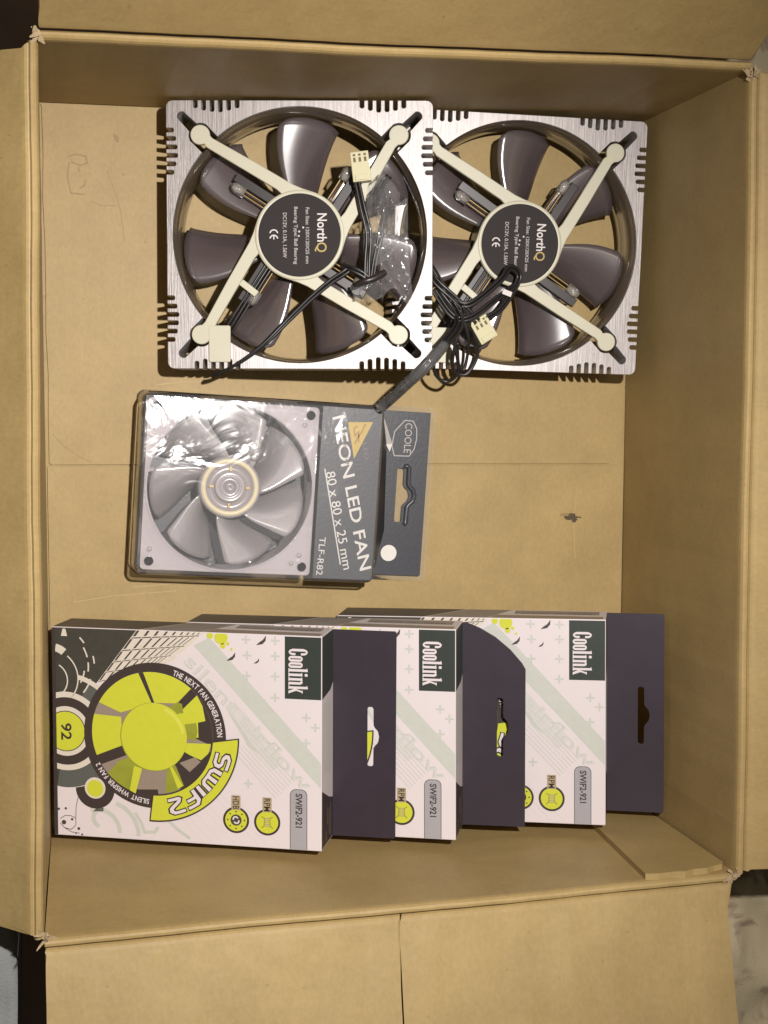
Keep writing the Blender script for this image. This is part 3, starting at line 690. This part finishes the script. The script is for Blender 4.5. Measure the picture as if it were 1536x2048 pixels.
for (x, y) in ((-34, 30), (-36.5, 26), (34, -30), (30.5, -34), (-35.5, -30), (33, 31)):
    lathe('led', [(0.01, 26.0), (0.9, 25.8), (1.3, 25.1), (1.3, 24)], 'clear_led', cf, 12, cx=x, cy=y)

# ------------------------------------------------------------------ printed fan cartons
CW, CH, CT = 126.8, 97.6, 23.6
hw, hh = CW/2, CH/2
ART = 0
def build_carton():
    c = empty('fan_carton', (0, 0, 0))
    sh = box('shell', -hw, hw, -hh, hh, 0, CT, 'carton_white', c, 0.45)
    X0, X1, Y0, Y1 = -hw+.35, hw-.35, -hh+.35, hh-.35
    def pr(name, poly, lay, mat, par=c):
        P = clip(poly, X0, X1, Y0, Y1); return plate(name, [P], CT+0.035*lay, 0, mat, par)
    Z = lambda lay: CT+0.035*lay
    # pale ornament: wide stripe, stripe text, plus signs
    pr('stripe_print', [(4.3, 42.5), (11.6, 46.6), (64, -9.6), (64, -21.2)], 1, 'carton_mint')
    pr('stripe_print', [(18.5, 16.0), (24.5, 16.5), (47, -8), (41, -13), (28, 1)], 1, 'carton_mint_pale')
    t = pr('stripe_print', [(20, 13.0), (23.6, 9.8), (34.5, -6), (29.4, -2)], 2, 'carton_mint')
    text('stripe_lettering', 'silent airflow', 29.6, 8.4, Z(2), 6.2, 'carton_mint', c, R_(-45.4), length=80, bold=0.015)
    text('stripe_lettering', 'silent airflow', 29.6, 8.4, Z(3), 6.2, 'carton_mint_pale', c, R_(-45.4), length=80, bold=-0.012)
    lines('hairline_print', [[(27+i*1.2, -2+i*1.2), (46+i*1.2, -22+i*1.2)] for i in range(-3, 5)], 0.3, Z(3.6), 'carton_mint', c)
    lines('hairline_print', [[(x, Y0+1), (x-26+3, Y0+25)] for x in (8, 12, 17, 23, 27, 34, 38, 44)], 0.22, Z(0.7), 'carton_mint_pale', c)
    for x, y in ((29.1, 39), (42.1, 39.2), (29, 29.8), (42, 30), (42, 20.4), (56.3, 11.9), (56.2, .4), (28.7, 46.2), (42.1, 46.2), (60.5, 7.6), (29.5, -19.5)):
        a_, b_ = 0.42, 2.0
        pr('plus_print', [(x-a_, y-b_), (x+a_, y-b_), (x+a_, y-a_), (x+b_, y-a_), (x+b_, y+a_), (x+a_, y+a_), (x+a_, y+b_), (x-a_, y+b_), (x-a_, y+a_), (x-b_, y+a_), (x-b_, y-a_), (x-a_, y-a_)], 3.8, 'carton_mint')
    # dark corner with rings, and the tower block
    pr('dark_corner', [(-64, 49), (-21.5, 49), (-39.2, 26.5), (-46, 19), (-47.4, 0), (-44, -14), (-41, -25), (-62, -25)], 1, 'carton_dark')
    def bq(u, v):                                  # tower facade, u up the facade, v across it
        a = Vector((-41.5, 24.0)).lerp(Vector((-22.0, 49.6)), u); b = Vector((-12.5, 33.0)).lerp(Vector((-3.5, 38.8)), u)
        e = Vector((10.5, 48.6)); b = Vector((-16, 30)).lerp(e, min(1, u*1.15)); a2 = Vector((-41.5, 24.0)).lerp(Vector((-21.5, 50.0)), u)
        return a2.lerp(b, v)
    pr('tower_print', [tuple(bq(0, 0)), tuple(bq(1, 0)), (9.8, 49), (-1.0, 39.4), (-4, 37.8), (-3.2, 36.6), (-9, 33.6), (-14, 30)], 2, 'carton_cream')
    us = [0.0, .17, .36, .57, .80, 1.04]; vs = [0, .15, .29, .42, .54, .65, .74, .82, .89, .95]
    V, F = [], []
    for i in range(len(us)-1):
        for j in range(len(vs)-1):
            du, dv = us[i+1]-us[i], vs[j+1]-vs[j]
            q = [bq(us[i]+du*.12, vs[j]+dv*.10), bq(us[i]+du*.92, vs[j]+dv*.06), bq(us[i]+du*.90, vs[j]+dv*.30), bq(us[i]+du*.14, vs[j]+dv*.36)]
            q = clip([tuple(p) for p in q], X0, X1, Y0, Y1)
            if len(q) >= 3: b = len(V); V += [(p[0], p[1], Z(3)) for p in q]; F.append(tuple(range(b, b+len(q))))
            q = [bq(us[i]-du*.04, vs[j]+dv*.1), bq(us[i]+du*.04, vs[j]+dv*.1), bq(us[i]+du*.05, vs[j]+dv*1.0), bq(us[i]-du*.03, vs[j]+dv*1.0)]
            q = clip([tuple(p) for p in q], X0, X1, Y0, Y1)
            if len(q) >= 3: b = len(V); V += [(p[0], p[1], Z(3.4)) for p in q]; F.append(tuple(range(b, b+len(q))))
    mesh('tower_windows', V, F, 'carton_print_dark', c)
    rc = (-57.0, 0.4)
    pr('ring_print', arc(*rc, 27.2, 18, 76)+arc(*rc, 25.0, 76, 18), 2, 'carton_cream')
    pr('ring_print', arc(*rc, 25.0, 18, 64)+arc(*rc, 18.4, 64, 18), 2, 'carton_grey')
    pr('ring_print', arc(*rc, 26.4, -100, -30)+arc(*rc, 18.4, -30, -100), 2, 'carton_grey')
    for r, mt, ly in ((18.4, 'carton_cream', 3), (15.8, 'carton_black', 4), (11.6, 'carton_cream', 5), (9.5, 'carton_black', 6), (9.1, 'carton_lime', 7)):
        pr('ring_print', circ(*rc, r, 56), ly, mt)
    pr('ring_print', arc(-64, 25, 13.5, -52, 52)+arc(-64, 25, 12.9, 52, -52), 3, 'carton_cream')
    pr('ring_print', arc(-64, 24, 8.4, -60, 60)+arc(-64, 24, 7.8, 60, -60), 2.5, 'carton_cream')
    for a0, a1, r in ((-40, -18, 19.5), (-8, 6, 17.6), (14, 30, 17.6), (-30, -8, 15.8), (4, 14, 20.5), (35, 45, 19), (48, 80, 10)):
        pr('ring_print', arc(-63, 31, r, a0, a1)+arc(-63, 31, r-(0.7 if r > 10 else 3.6), a1, a0), 3, 'carton_cream')
    pr('ring_print', [(-58.0, 48.0), (-56.6, 48.0), (-55.8, 44.6), (-58.8, 44.6)], 3, 'carton_cream')
    text('size_lettering', '92', -56.7, 0.2, Z(8), 4.9, 'carton_black', c, length=7.9, bold=0.02)
    pr('ring_print', circ(-43.2, -25.9, 9.4, 40), 2.6, 'carton_black'); pr('ring_print', circ(-43.2, -25.6, 5.0, 32), 5, 'carton_cream'); pr('ring_print', circ(-43.2, -25.8, 4.0, 32), 6, 'carton_lime')
    pr('ring_print', [(-54, -26.2), (-46.6, -24.6), (-41, -20.4), (-38, -18), (-44, -15.5), (-56, -20.5)], 3.2, 'carton_cream')
    pr('ring_print', arc(*rc, 26.4, -96, -40)+arc(*rc, 18.4, -40, -96), 3.6, 'carton_grey')
    # fan picture
    fc = (-14.4, 0.3); ic = (-15.6, 1.0); ir = 28.7
    fp = pr('fan_picture', circ(*fc, 33.7, 96), 9, 'carton_black')
    pr('picture_ground', circ(*ic, ir, 80), 10, 'carton_taupe', fp)
    hub = (-14.6, -0.1)
    def sec(a0, a1, inner, lay, mt, nm='picture_blade'):
        pr(nm, arc(*ic, ir-.05, a0, a1)+inner, lay, mt, fp)
    sec(97.8, 102.6, [(-15.4, 15.0), (-14.2, 15.0)], 11, 'carton_black', 'picture_shade')
    sec(-8, 52, [(-6, 13), (0, 2)], 11, 'carton_black', 'picture_shade')
    sec(-62, -14, [(0, -6), (-5, -12)], 11, 'carton_black', 'picture_shade')
    sec(-124, -84, [(-13, -24.5), (-22, -25)], 11, 'carton_black', 'picture_shade')
    sec(-163, -148, [(-27, -9), (-29, -5)], 11, 'carton_black', 'picture_shade')
    sec(102.6, 151.5, [(-30.4, 10.4), (-15.4, 15.0)], 12, 'carton_lime'); sec(49.5, 97.8, [(-14.2, 15.6), (-3.6, 15.8)], 12, 'carton_lime')
    pr('picture_blade', [(5.8, 19.9), (8.4, 15), (9.7, 8.3), (6.2, 7.4), (6.4, 0.5), (0, 0), (-3.5, 10.6)], 12, 'carton_lime', fp)
    pr('picture_blade', [(5.4, 7.2), (6.0, 3.0), (5.0, -1.0), (0, 0), (0, 6.4)], 13, 'carton_olive', fp)
    pr('picture_blade', [(-3.4, 16.4), (-1.2, 15.6), (-0.6, 11.4), (-4, 11), (-8, 13.5)], 13, 'carton_olive', fp)
    pr('picture_blade', [(0, -2.3), (12.2, -2.1), (11.0, -6.6), (7.6, -9.8), (2.4, -7.8), (-1, -6)], 12, 'carton_lime', fp)
    pr('picture_blade', [(-8.6, -13.5), (-9.4, -25.6), (-5, -25.0), (-0.6, -22.0), (-4.4, -13.0)], 12, 'carton_olive', fp)
    pr('picture_blade', [(-6.4, -13), (-1.0, -22.2), (-3.5, -23.6), (-7.6, -13)], 13, 'carton_lime', fp)
    sec(-138, -107, [(-20.4, -15.2), (-27, -10.5), (-31.4, -12)], 12, 'carton_olive')
    pr('picture_blade', [(-23.6, -27.0), (-26.4, -25.6), (-24.2, -14), (-20.4, -15.2)], 13, 'carton_lime', fp)
    sec(163.5, 202.5, [(-29.6, -4.8), (-30.2, 8.4)], 12, 'carton_lime')
    pr('picture_blade', [(4.6, -8.6), (7.4, -10.6), (2.2, -15.6), (-2.6, -11.6)], 13, 'carton_taupe', fp)
    pr('picture_hub', circ(hub[0]-.2, hub[1]-.1, 15.85, 64), 14, 'carton_olive', fp); pr('picture_hub', circ(*hub, 15.6, 64), 15, 'carton_lime', fp)
    pr('picture_hub', arc(*hub, 14.6, 10, 66)+arc(hub[0]-1.4, hub[1]-1.2, 14.9, 66, 10), 16, 'carton_lime_hi', fp)
    arc_text('ring_lettering', 'THE NEXT FAN GENERATION', fc[0], fc[1], 30.9, R_(73), R_(1.5), Z(11), 2.5, 'carton_white', fp)
    arc_text('ring_lettering', 'SILENT WHISPER FAN 2', fc[0], fc[1], 30.9, R_(-95), R_(-153), Z(11), 2.3, 'carton_white', fp)
    # curved banner
    bn = pr('banner', arc(fc[0], fc[1], 39.9, 1.2, -93.8, 30)+arc(fc[0], fc[1], 27.0, -92.5, -2.5, 30), 17, 'carton_black')
    pr('banner_face', arc(fc[0], fc[1], 39.2, 0.2, -93.0, 30)+arc(fc[0], fc[1], 27.7, -91.2, -3.6, 30), 18, 'carton_lime', bn)
    G = {'S': [[(3.9, 6), (1.2, 6), (0.3, 5.3), (0.3, 4.2), (1.2, 3.3), (3.0, 3.3), (3.9, 2.5), (3.9, 1.0), (3.0, 0.1), (0.1, 0.1)]],
         'W': [[(0.2, 4.6), (0.2, 1.2), (1.2, 0.1), (5.4, 0.1), (6.2, 1.0), (6.2, 4.6)], [(3.2, 0.8), (3.2, 4.6)]],
         'i': [[(0.4, 0), (0.4, 4.6)]],
         'F': [[(0.3, 0), (0.3, 4.8), (1.2, 6), (4.0, 6)], [(0.9, 3.0), (3.4, 3.0)]],
         '2': [[(0.1, 6), (3.0, 6), (3.9, 5.2), (3.9, 4.0), (3.2, 3.2), (0.9, 1.5), (0.4, 0.5), (0.8, 0.1), (4.2, 0.1)]]}
    adv = {'S': 5.6, 'W': 8.2, 'i': 2.4, 'F': 5.6, '2': 5.0}
    for w_, lay, mt, nm in ((2.3, 19, 'carton_black', 'banner_outline'), (1.25, 20, 'carton_white', 'banner_lettering')):
        V, F = [], []; x = 0; rbase = 30.3; k_ = 0
        for ch in 'SWiF2':
            for pl in G[ch]:
                pl = [Vector(p) for p in pl]
                e = w_*.28; pl[0] = pl[0]+(pl[0]-pl[1]).normalized()*e; pl[-1] = pl[-1]+(pl[-1]-pl[-2]).normalized()*e
                fine = []
                for a, b in zip(pl[:-1], pl[1:]):
                    nn = max(1, int((b-a).length/0.9)); fine += [a.lerp(b, i/nn) for i in range(nn)]
                fine.append(pl[-1]); v, f = strip(fine, w_); b = len(V); k_ += 1
                for p in v:
                    ang = R_(-12.5)-(x+p[0])*1.12/33.5*1.30; r = rbase+p[1]*1.05
                    V.append((fc[0]+r*math.cos(ang), fc[1]+r*math.sin(ang), Z(lay)+0.004*(k_ % 2)))
                F += [tuple(i+b for i in q) for q in f]
            x += adv[ch]
        mesh(nm, V, F, mt, bn)
    # dots, birds, doodle, badges, tag
    for x, y, r in ((17.1, 46.6, 3.1), (11.9, 47.4, 1.5), (17.9, 42.9, 1.25), (20.2, 44.0, .8), (21.9, 41.5, .6)): pr('paint_dot', circ(x, y, r, 24), 4, 'carton_lime')
    for x, y, k in ((35.9, 46.0, 1.0), (21.9, 38.1, .9), (33.6, 36.6, .55)):
        pr('bird_print', [(x+2.0*k, y+2.4*k), (x+1.8*k, y), (x+.4*k, y-1.6*k), (x-2.6*k, y-2.2*k), (x-1.6*k, y-1.2*k), (x-.6*k, y-.4*k), (x+.4*k, y+.2*k)], 4, 'carton_print_dark')
    lines('doodle_print', [[(-60.4, -41), (-58, -39.4), (-55, -39.4), (-52.8, -40.4), (-52.8, -43.6), (-55, -45.8), (-58.4, -45.2), (-60.4, -43)], [(-52.8, -40.4), (-52.6, -35), (-51.6, -30.5)], [(-58.4, -45.2), (-55, -47), (-51, -47.4)]], 0.28, Z(3), 'carton_print_dark', c)
    for x, y, r in ((-58.6, -42.6, 1.1), (-61, -36.4, .6), (-57.6, -36, .6), (-51.4, -45.2, .7), (-49.8, -47.9, .5), (-54.6, -41.0, .6), (-52.8, -47.6, .35)): pr('doodle_print', circ(x, y, r, 12), 4, 'carton_print_dark')
    lines('swirl_print', [arc(-42, -46, 10.5, 0, 110), arc(-38, -47, 15.5, 0, 72), arc(-40, -39.6, 4.2, 80, 250)], 2.0, Z(2), 'carton_mint', c)
    lines('swirl_print', [[(-24, -36), (-21, -41), (-19.6, -45), (-14.6, -44.6), (-13, -42)], [(-8, -39), (-4, -42.6), (2, -46.6)], [(6, -24), (12, -29)]], 1.5, Z(2), 'carton_mint', c)
    for x, y, tg in ((23.8, -36.6, 'HDB'), (38.3, -36.8, 'RPM')):
        bd = pr('badge', circ(x, y, 6.1, 44), 5, 'carton_black'); pr('badge_face', circ(x, y, 5.1, 40), 6, 'carton_lime', bd)
        pr('badge_tag', [(x-2.1, y+11.4), (x+2.1, y+11.4), (x+2.1, y+4.6), (x-2.1, y+4.6)], 7, 'carton_tan', bd)
        text('badge_lettering', tg, x, y+8.0, Z(8), 2.9, 'carton_black', bd, length=5.9, bold=0.01)
        if tg == 'HDB':
            pr('badge_mark', circ(x, y, 2.6, 30), 7, 'carton_print_dark', bd)
            lines('badge_mark', [arc(x-.2, y+.4, 1.1, 20, 200, 8), arc(x+.2, y-.4, 1.1, 200, 380, 8)], 0.7, Z(8), 'carton_white', bd)
            for k in range(8): pr('badge_mark', circ(x+3.9*math.cos(PI/4*k), y+3.9*math.sin(PI/4*k), .4, 8), 7, 'carton_print_dark', bd)
        else:
            lines('badge_mark', [[(x-2.6, y+2.6), (x-1.2, y+1.6), (x-1.4, y-1.6), (x-2.6, y-2.8)], [(x+2.6, y+2.6), (x+1.2, y+1.6), (x+1.4, y-1.6), (x+2.6, y-2.8)]], .5, Z(7), 'carton_olive', bd)
            lines('badge_mark', [[(x-1.3, y+k*.9), (x+1.3, y+k*.9)] for k in (-2, -1, 0, 1, 2)], .45, Z(8), 'carton_tan', bd)
    tg = pr('model_tag', arc(51.6, -23.6, 2.8, 180, 90, 6)+arc(54.0, -23.6, 2.8, 90, 0, 6)+[(56.8, -49), (48.8, -49)], 4, 'carton_grey')
    pr('model_tag_face', arc(51.7, -23.7, 2.6, 180, 90, 6)+arc(53.9, -23.7, 2.6, 90, 0, 6)+[(56.5, -49), (49.1, -49)], 5, 'carton_silver', tg)
    text('model_lettering', 'SWiF2-921', 53.0, -30.6, Z(6), 2.9, 'carton_print_dark', tg, length=15.6, bold=0.03)
    pr('edge_print', [(-64, 49), (-61.6, 49), (-61.4, -49), (-64, -49)], 8.5, 'carton_black')
    # logo panel wrapping round the end
    lp = pr('logo_panel', [(46.5, 48.3), (64, 48.3), (64, 20.2), (46.5, 20.2)], 5, 'carton_green')
    def g2(x, y): return (52.6-4.45+y, 42.9-x*0.905)       # text space -> face space (reads downward)
    def gl(loops, nm='logo_letter'): plate(nm, [[g2(*p) for p in l] for l in loops], Z(6), 0, 'carton_white', lp)
    def pill(x0, x1, y0, y1, r): return rrect(x0, x1, y0, y1, r, 6)
    gl([[(3.2, 5.7), (3.2, 7.2), (2.7, 8.3), (1.6, 8.9), (0.6, 8.3), (0, 7.0), (0, 1.9), (0.6, .6), (1.6, 0), (2.7, .6), (3.2, 1.8), (3.2, 3.2), (2.1, 3.2), (2.1, 1.6), (1.6, .7), (1.25, 1.6), (1.25, 7.3), (1.6, 8.2), (2.1, 7.3), (2.1, 5.7)]])
    for x in (3.6, 6.7): gl([pill(x, x+2.8, 0, 6.5, 1.38), pill(x+1.14, x+1.66, .8, 5.7, .25)])
    gl([[(9.7, 0), (11.7, 0), (11.7, .4), (11.35, .5), (11.35, 8.9), (9.7, 8.6), (9.7, 8.3), (10.1, 8.2), (10.1, .5), (9.7, .4)]])
    gl([[(11.95, 0), (13.95, 0), (13.95, .4), (13.6, .5), (13.6, 6.5), (11.95, 6.2), (11.95, 5.9), (12.35, 5.8), (12.35, .5), (11.95, .4)], rrect(12.3, 13.65, 7.4, 8.8, .5)])
    gl([[(14.2, 0), (16.0, 0), (16.0, .4), (15.8, .5), (15.8, 5.2), (16.2, 5.8), (16.55, 5.2), (16.55, 0), (18.1, 0), (18.1, .4), (17.8, .5), (17.8, 5.4), (17.2, 6.4), (16.4, 6.5), (15.8, 6.0), (15.8, 6.5), (14.2, 6.2), (14.2, 5.9), (14.6, 5.8), (14.6, .5), (14.2, .4)]])
    gl([[(18.35, 0), (20.2, 0), (20.2, .4), (19.95, .5), (19.95, 2.6), (21.0, 0), (22.3, 0), (22.3, .4), (22.1, .5), (20.9, 3.6), (21.7, 5.9), (22.1, 6.1), (22.1, 6.5), (20.7, 6.5), (20.7, 6.1), (20.9, 6.0), (19.95, 3.4), (19.95, 8.9), (18.35, 8.6), (18.35, 8.3), (18.75, 8.2), (18.75, .5), (18.35, .4)]])
    # end face (right): local frame x->y , y->z
    E = Matrix(((0, 0, 1, hw+.03), (1, 0, 0, 0), (0, 1, 0, 0), (0, 0, 0, 1)))
    plate('end_print', [[(48.3, CT-.4), (20.2, CT-.4), (21.4, 6), (24, .6), (48.3, .6)]], 0.0, 0, 'carton_green', c, xf=E)
    ep = plate('end_print', [[(-21.5, CT-.4), (-48.2, CT-.4), (-48.2, .6), (-46, .6), (-30, .6), (-28, 8)]], 0.0, 0, 'carton_black', c, xf=E)
    for i, (a, b) in enumerate(((-31, -47), (-33, -45), (-32, -40), (-42, -47))):
        plate('end_lettering', [[(a, 4.6+3.2*i), (b, 4.6+3.2*i), (b, 5.3+3.2*i), (a, 5.3+3.2*i)]], 0.03, 0, 'carton_taupe', ep, xf=E)
    plate('end_print', [[(18, CT-3), (-14, CT-3), (-17, 3), (16, 3)]], 0.0, 0, 'carton_mint_pale', c, xf=E)
    # long upper side: local x stays, y->z
    U = Matrix(((1, 0, 0, 0), (0, 0, 1, hh+.03), (0, 1, 0, 0), (0, 0, 0, 1)))
    up = plate('side_print', [[(-63, .6), (-63, CT-.5), (-22, CT-.5), (-4, .6)]], 0, 0, 'carton_print_dark', c, xf=U)
    plate('side_print', [[(-21, CT-.5), (8, CT-.5), (18, .6), (-3, .6)]], 0, 0, 'carton_edge', c, xf=U)
    plate('side_print', [[(9, CT-.5), (62, CT-1.0), (62, CT-7), (12, CT-9)]], 0, 0, 'carton_taupe', c, xf=U)
    plate('side_print', [[(20, 11), (60, 12), (60, 3), (20, 2)]], 0, 0, 'carton_edge', c, xf=U)
    text('side_lettering', 'SILENT WHISPER', 40, CT-14, 0.03, 2.2, 'carton_print_dark', c, 0, length=34, xf=U)
    return c
def hang_flap(c, cut, length, bend):
    """dark tab carrying on from the back panel at the right end"""
    L = length; k = 0.98
    if cut: P = [(0, -hh+.3), (L, -hh+.6), (L, hh-22), (L-1.6, hh-19.2), (L-7, hh-13), (L-14, hh-7.2), (L-21, hh-3.2), (2, hh-.6), (0, hh-.6)]
    else: P = [(0, -hh+.3), (L-.6, -hh+.5), (L, -hh+1.2), (L, hh-1.3), (L-.7, hh-.6), (0, hh-.6)]
    hole = [(L*0.60+v*0.82, -1.0-u*1.02) for u, v in euro]
    bx = Matrix.Translation((hw, 0, 0.1)) @ Matrix.Rotation(-bend, 4, 'Y')
    return plate('hang_flap', [P, hole], 0.5, 0.5, 'carton_navy', c, xf=bx, bevel=0.08)
c1 = build_carton()
c2 = copy_tree(c1); c3 = copy_tree(c1)
hang_flap(c1, False, 29.5, 0.0); hang_flap(c2, True, 29.5, 0.0); hang_flap(c3, False, 27.0, 0.06)
def pose_carton(c, x, y, ry, rz):
    m = Euler((0, ry, rz), 'XYZ').to_matrix(); z0 = CT*math.cos(ry)+0.15+(m @ Vector((hw, 0, 0))).z
    set_pose(c, (x, y, z0), (0, ry, rz), CT)
pose_carton(c1, 59.8, -287.5, -0.398, -0.002); pose_carton(c2, 121.6, -286.9, -0.402, 0.008); pose_carton(c3, 193.9, -285.5, -0.393, 0.017)
gp = 'printed fan cartons leaning in a row'
tag(c1, 'white and lime fan carton showing its whole front beside the left wall', 'carton', gp)
tag(c2, 'middle white fan carton of the row, hang tab with a cut corner', 'carton', gp)
tag(c3, 'rightmost white fan carton, its dark hang tab touching the right wall', 'carton', gp)

# ------------------------------------------------------------------ cloths beside the box
def cloth(name, x0, x1, y0, y1, z0, amp, mat, seed, nx=60, ny=90, edge=3.0):
    rr = random.Random(seed); ph = [(rr.uniform(-.12, .12), rr.uniform(-.1, .1), rr.uniform(0, 6), rr.uniform(.3, 1)) for _ in range(9)]
    V, F = [], []
    for th in (0, 1.5):
        for i in range(nx+1):
            for j in range(ny+1):
                x = x0+(x1-x0)*i/nx; y = y0+(y1-y0)*j/ny
                h_ = sum(a*(1-abs(math.sin(kx*x+ky*y+p))**.7) for kx, ky, p, a in ph)/len(ph)*amp*2
                V.append((x+edge*math.sin(y*.05+seed), y, z0+h_ if th == 0 else -4.6))
    w = ny+1; m = (nx+1)*w
    for i in range(nx):
        for j in range(ny): a = i*w+j; F += [(a, a+w, a+w+1, a+1), (m+a, m+a+1, m+a+w+1, m+a+w)]
    for i in range(nx):
        for j in (0, ny): a = i*w+j; F.append((a, a+w, m+a+w, m+a))
    for j in range(ny):
        for i in (0, nx): a = i*w+j; F.append((a, a+1, m+a+1, m+a))
    return mesh(name, V, F, mat, None, True)
cl = cloth('draped_cloth', 300, 470, -560, 130, 42, 26, 'cloth_cream', 3)
tag(cl, 'crumpled cream cloth lying to the right of the cardboard box', 'cloth')
gc = cloth('folded_cloth', -170, -15.5, -640, -349, 88, 10, 'cloth_grey', 8, 40, 60, 0.8)
tag(gc, 'pale grey folded cloth at the lower left outside the box', 'cloth')
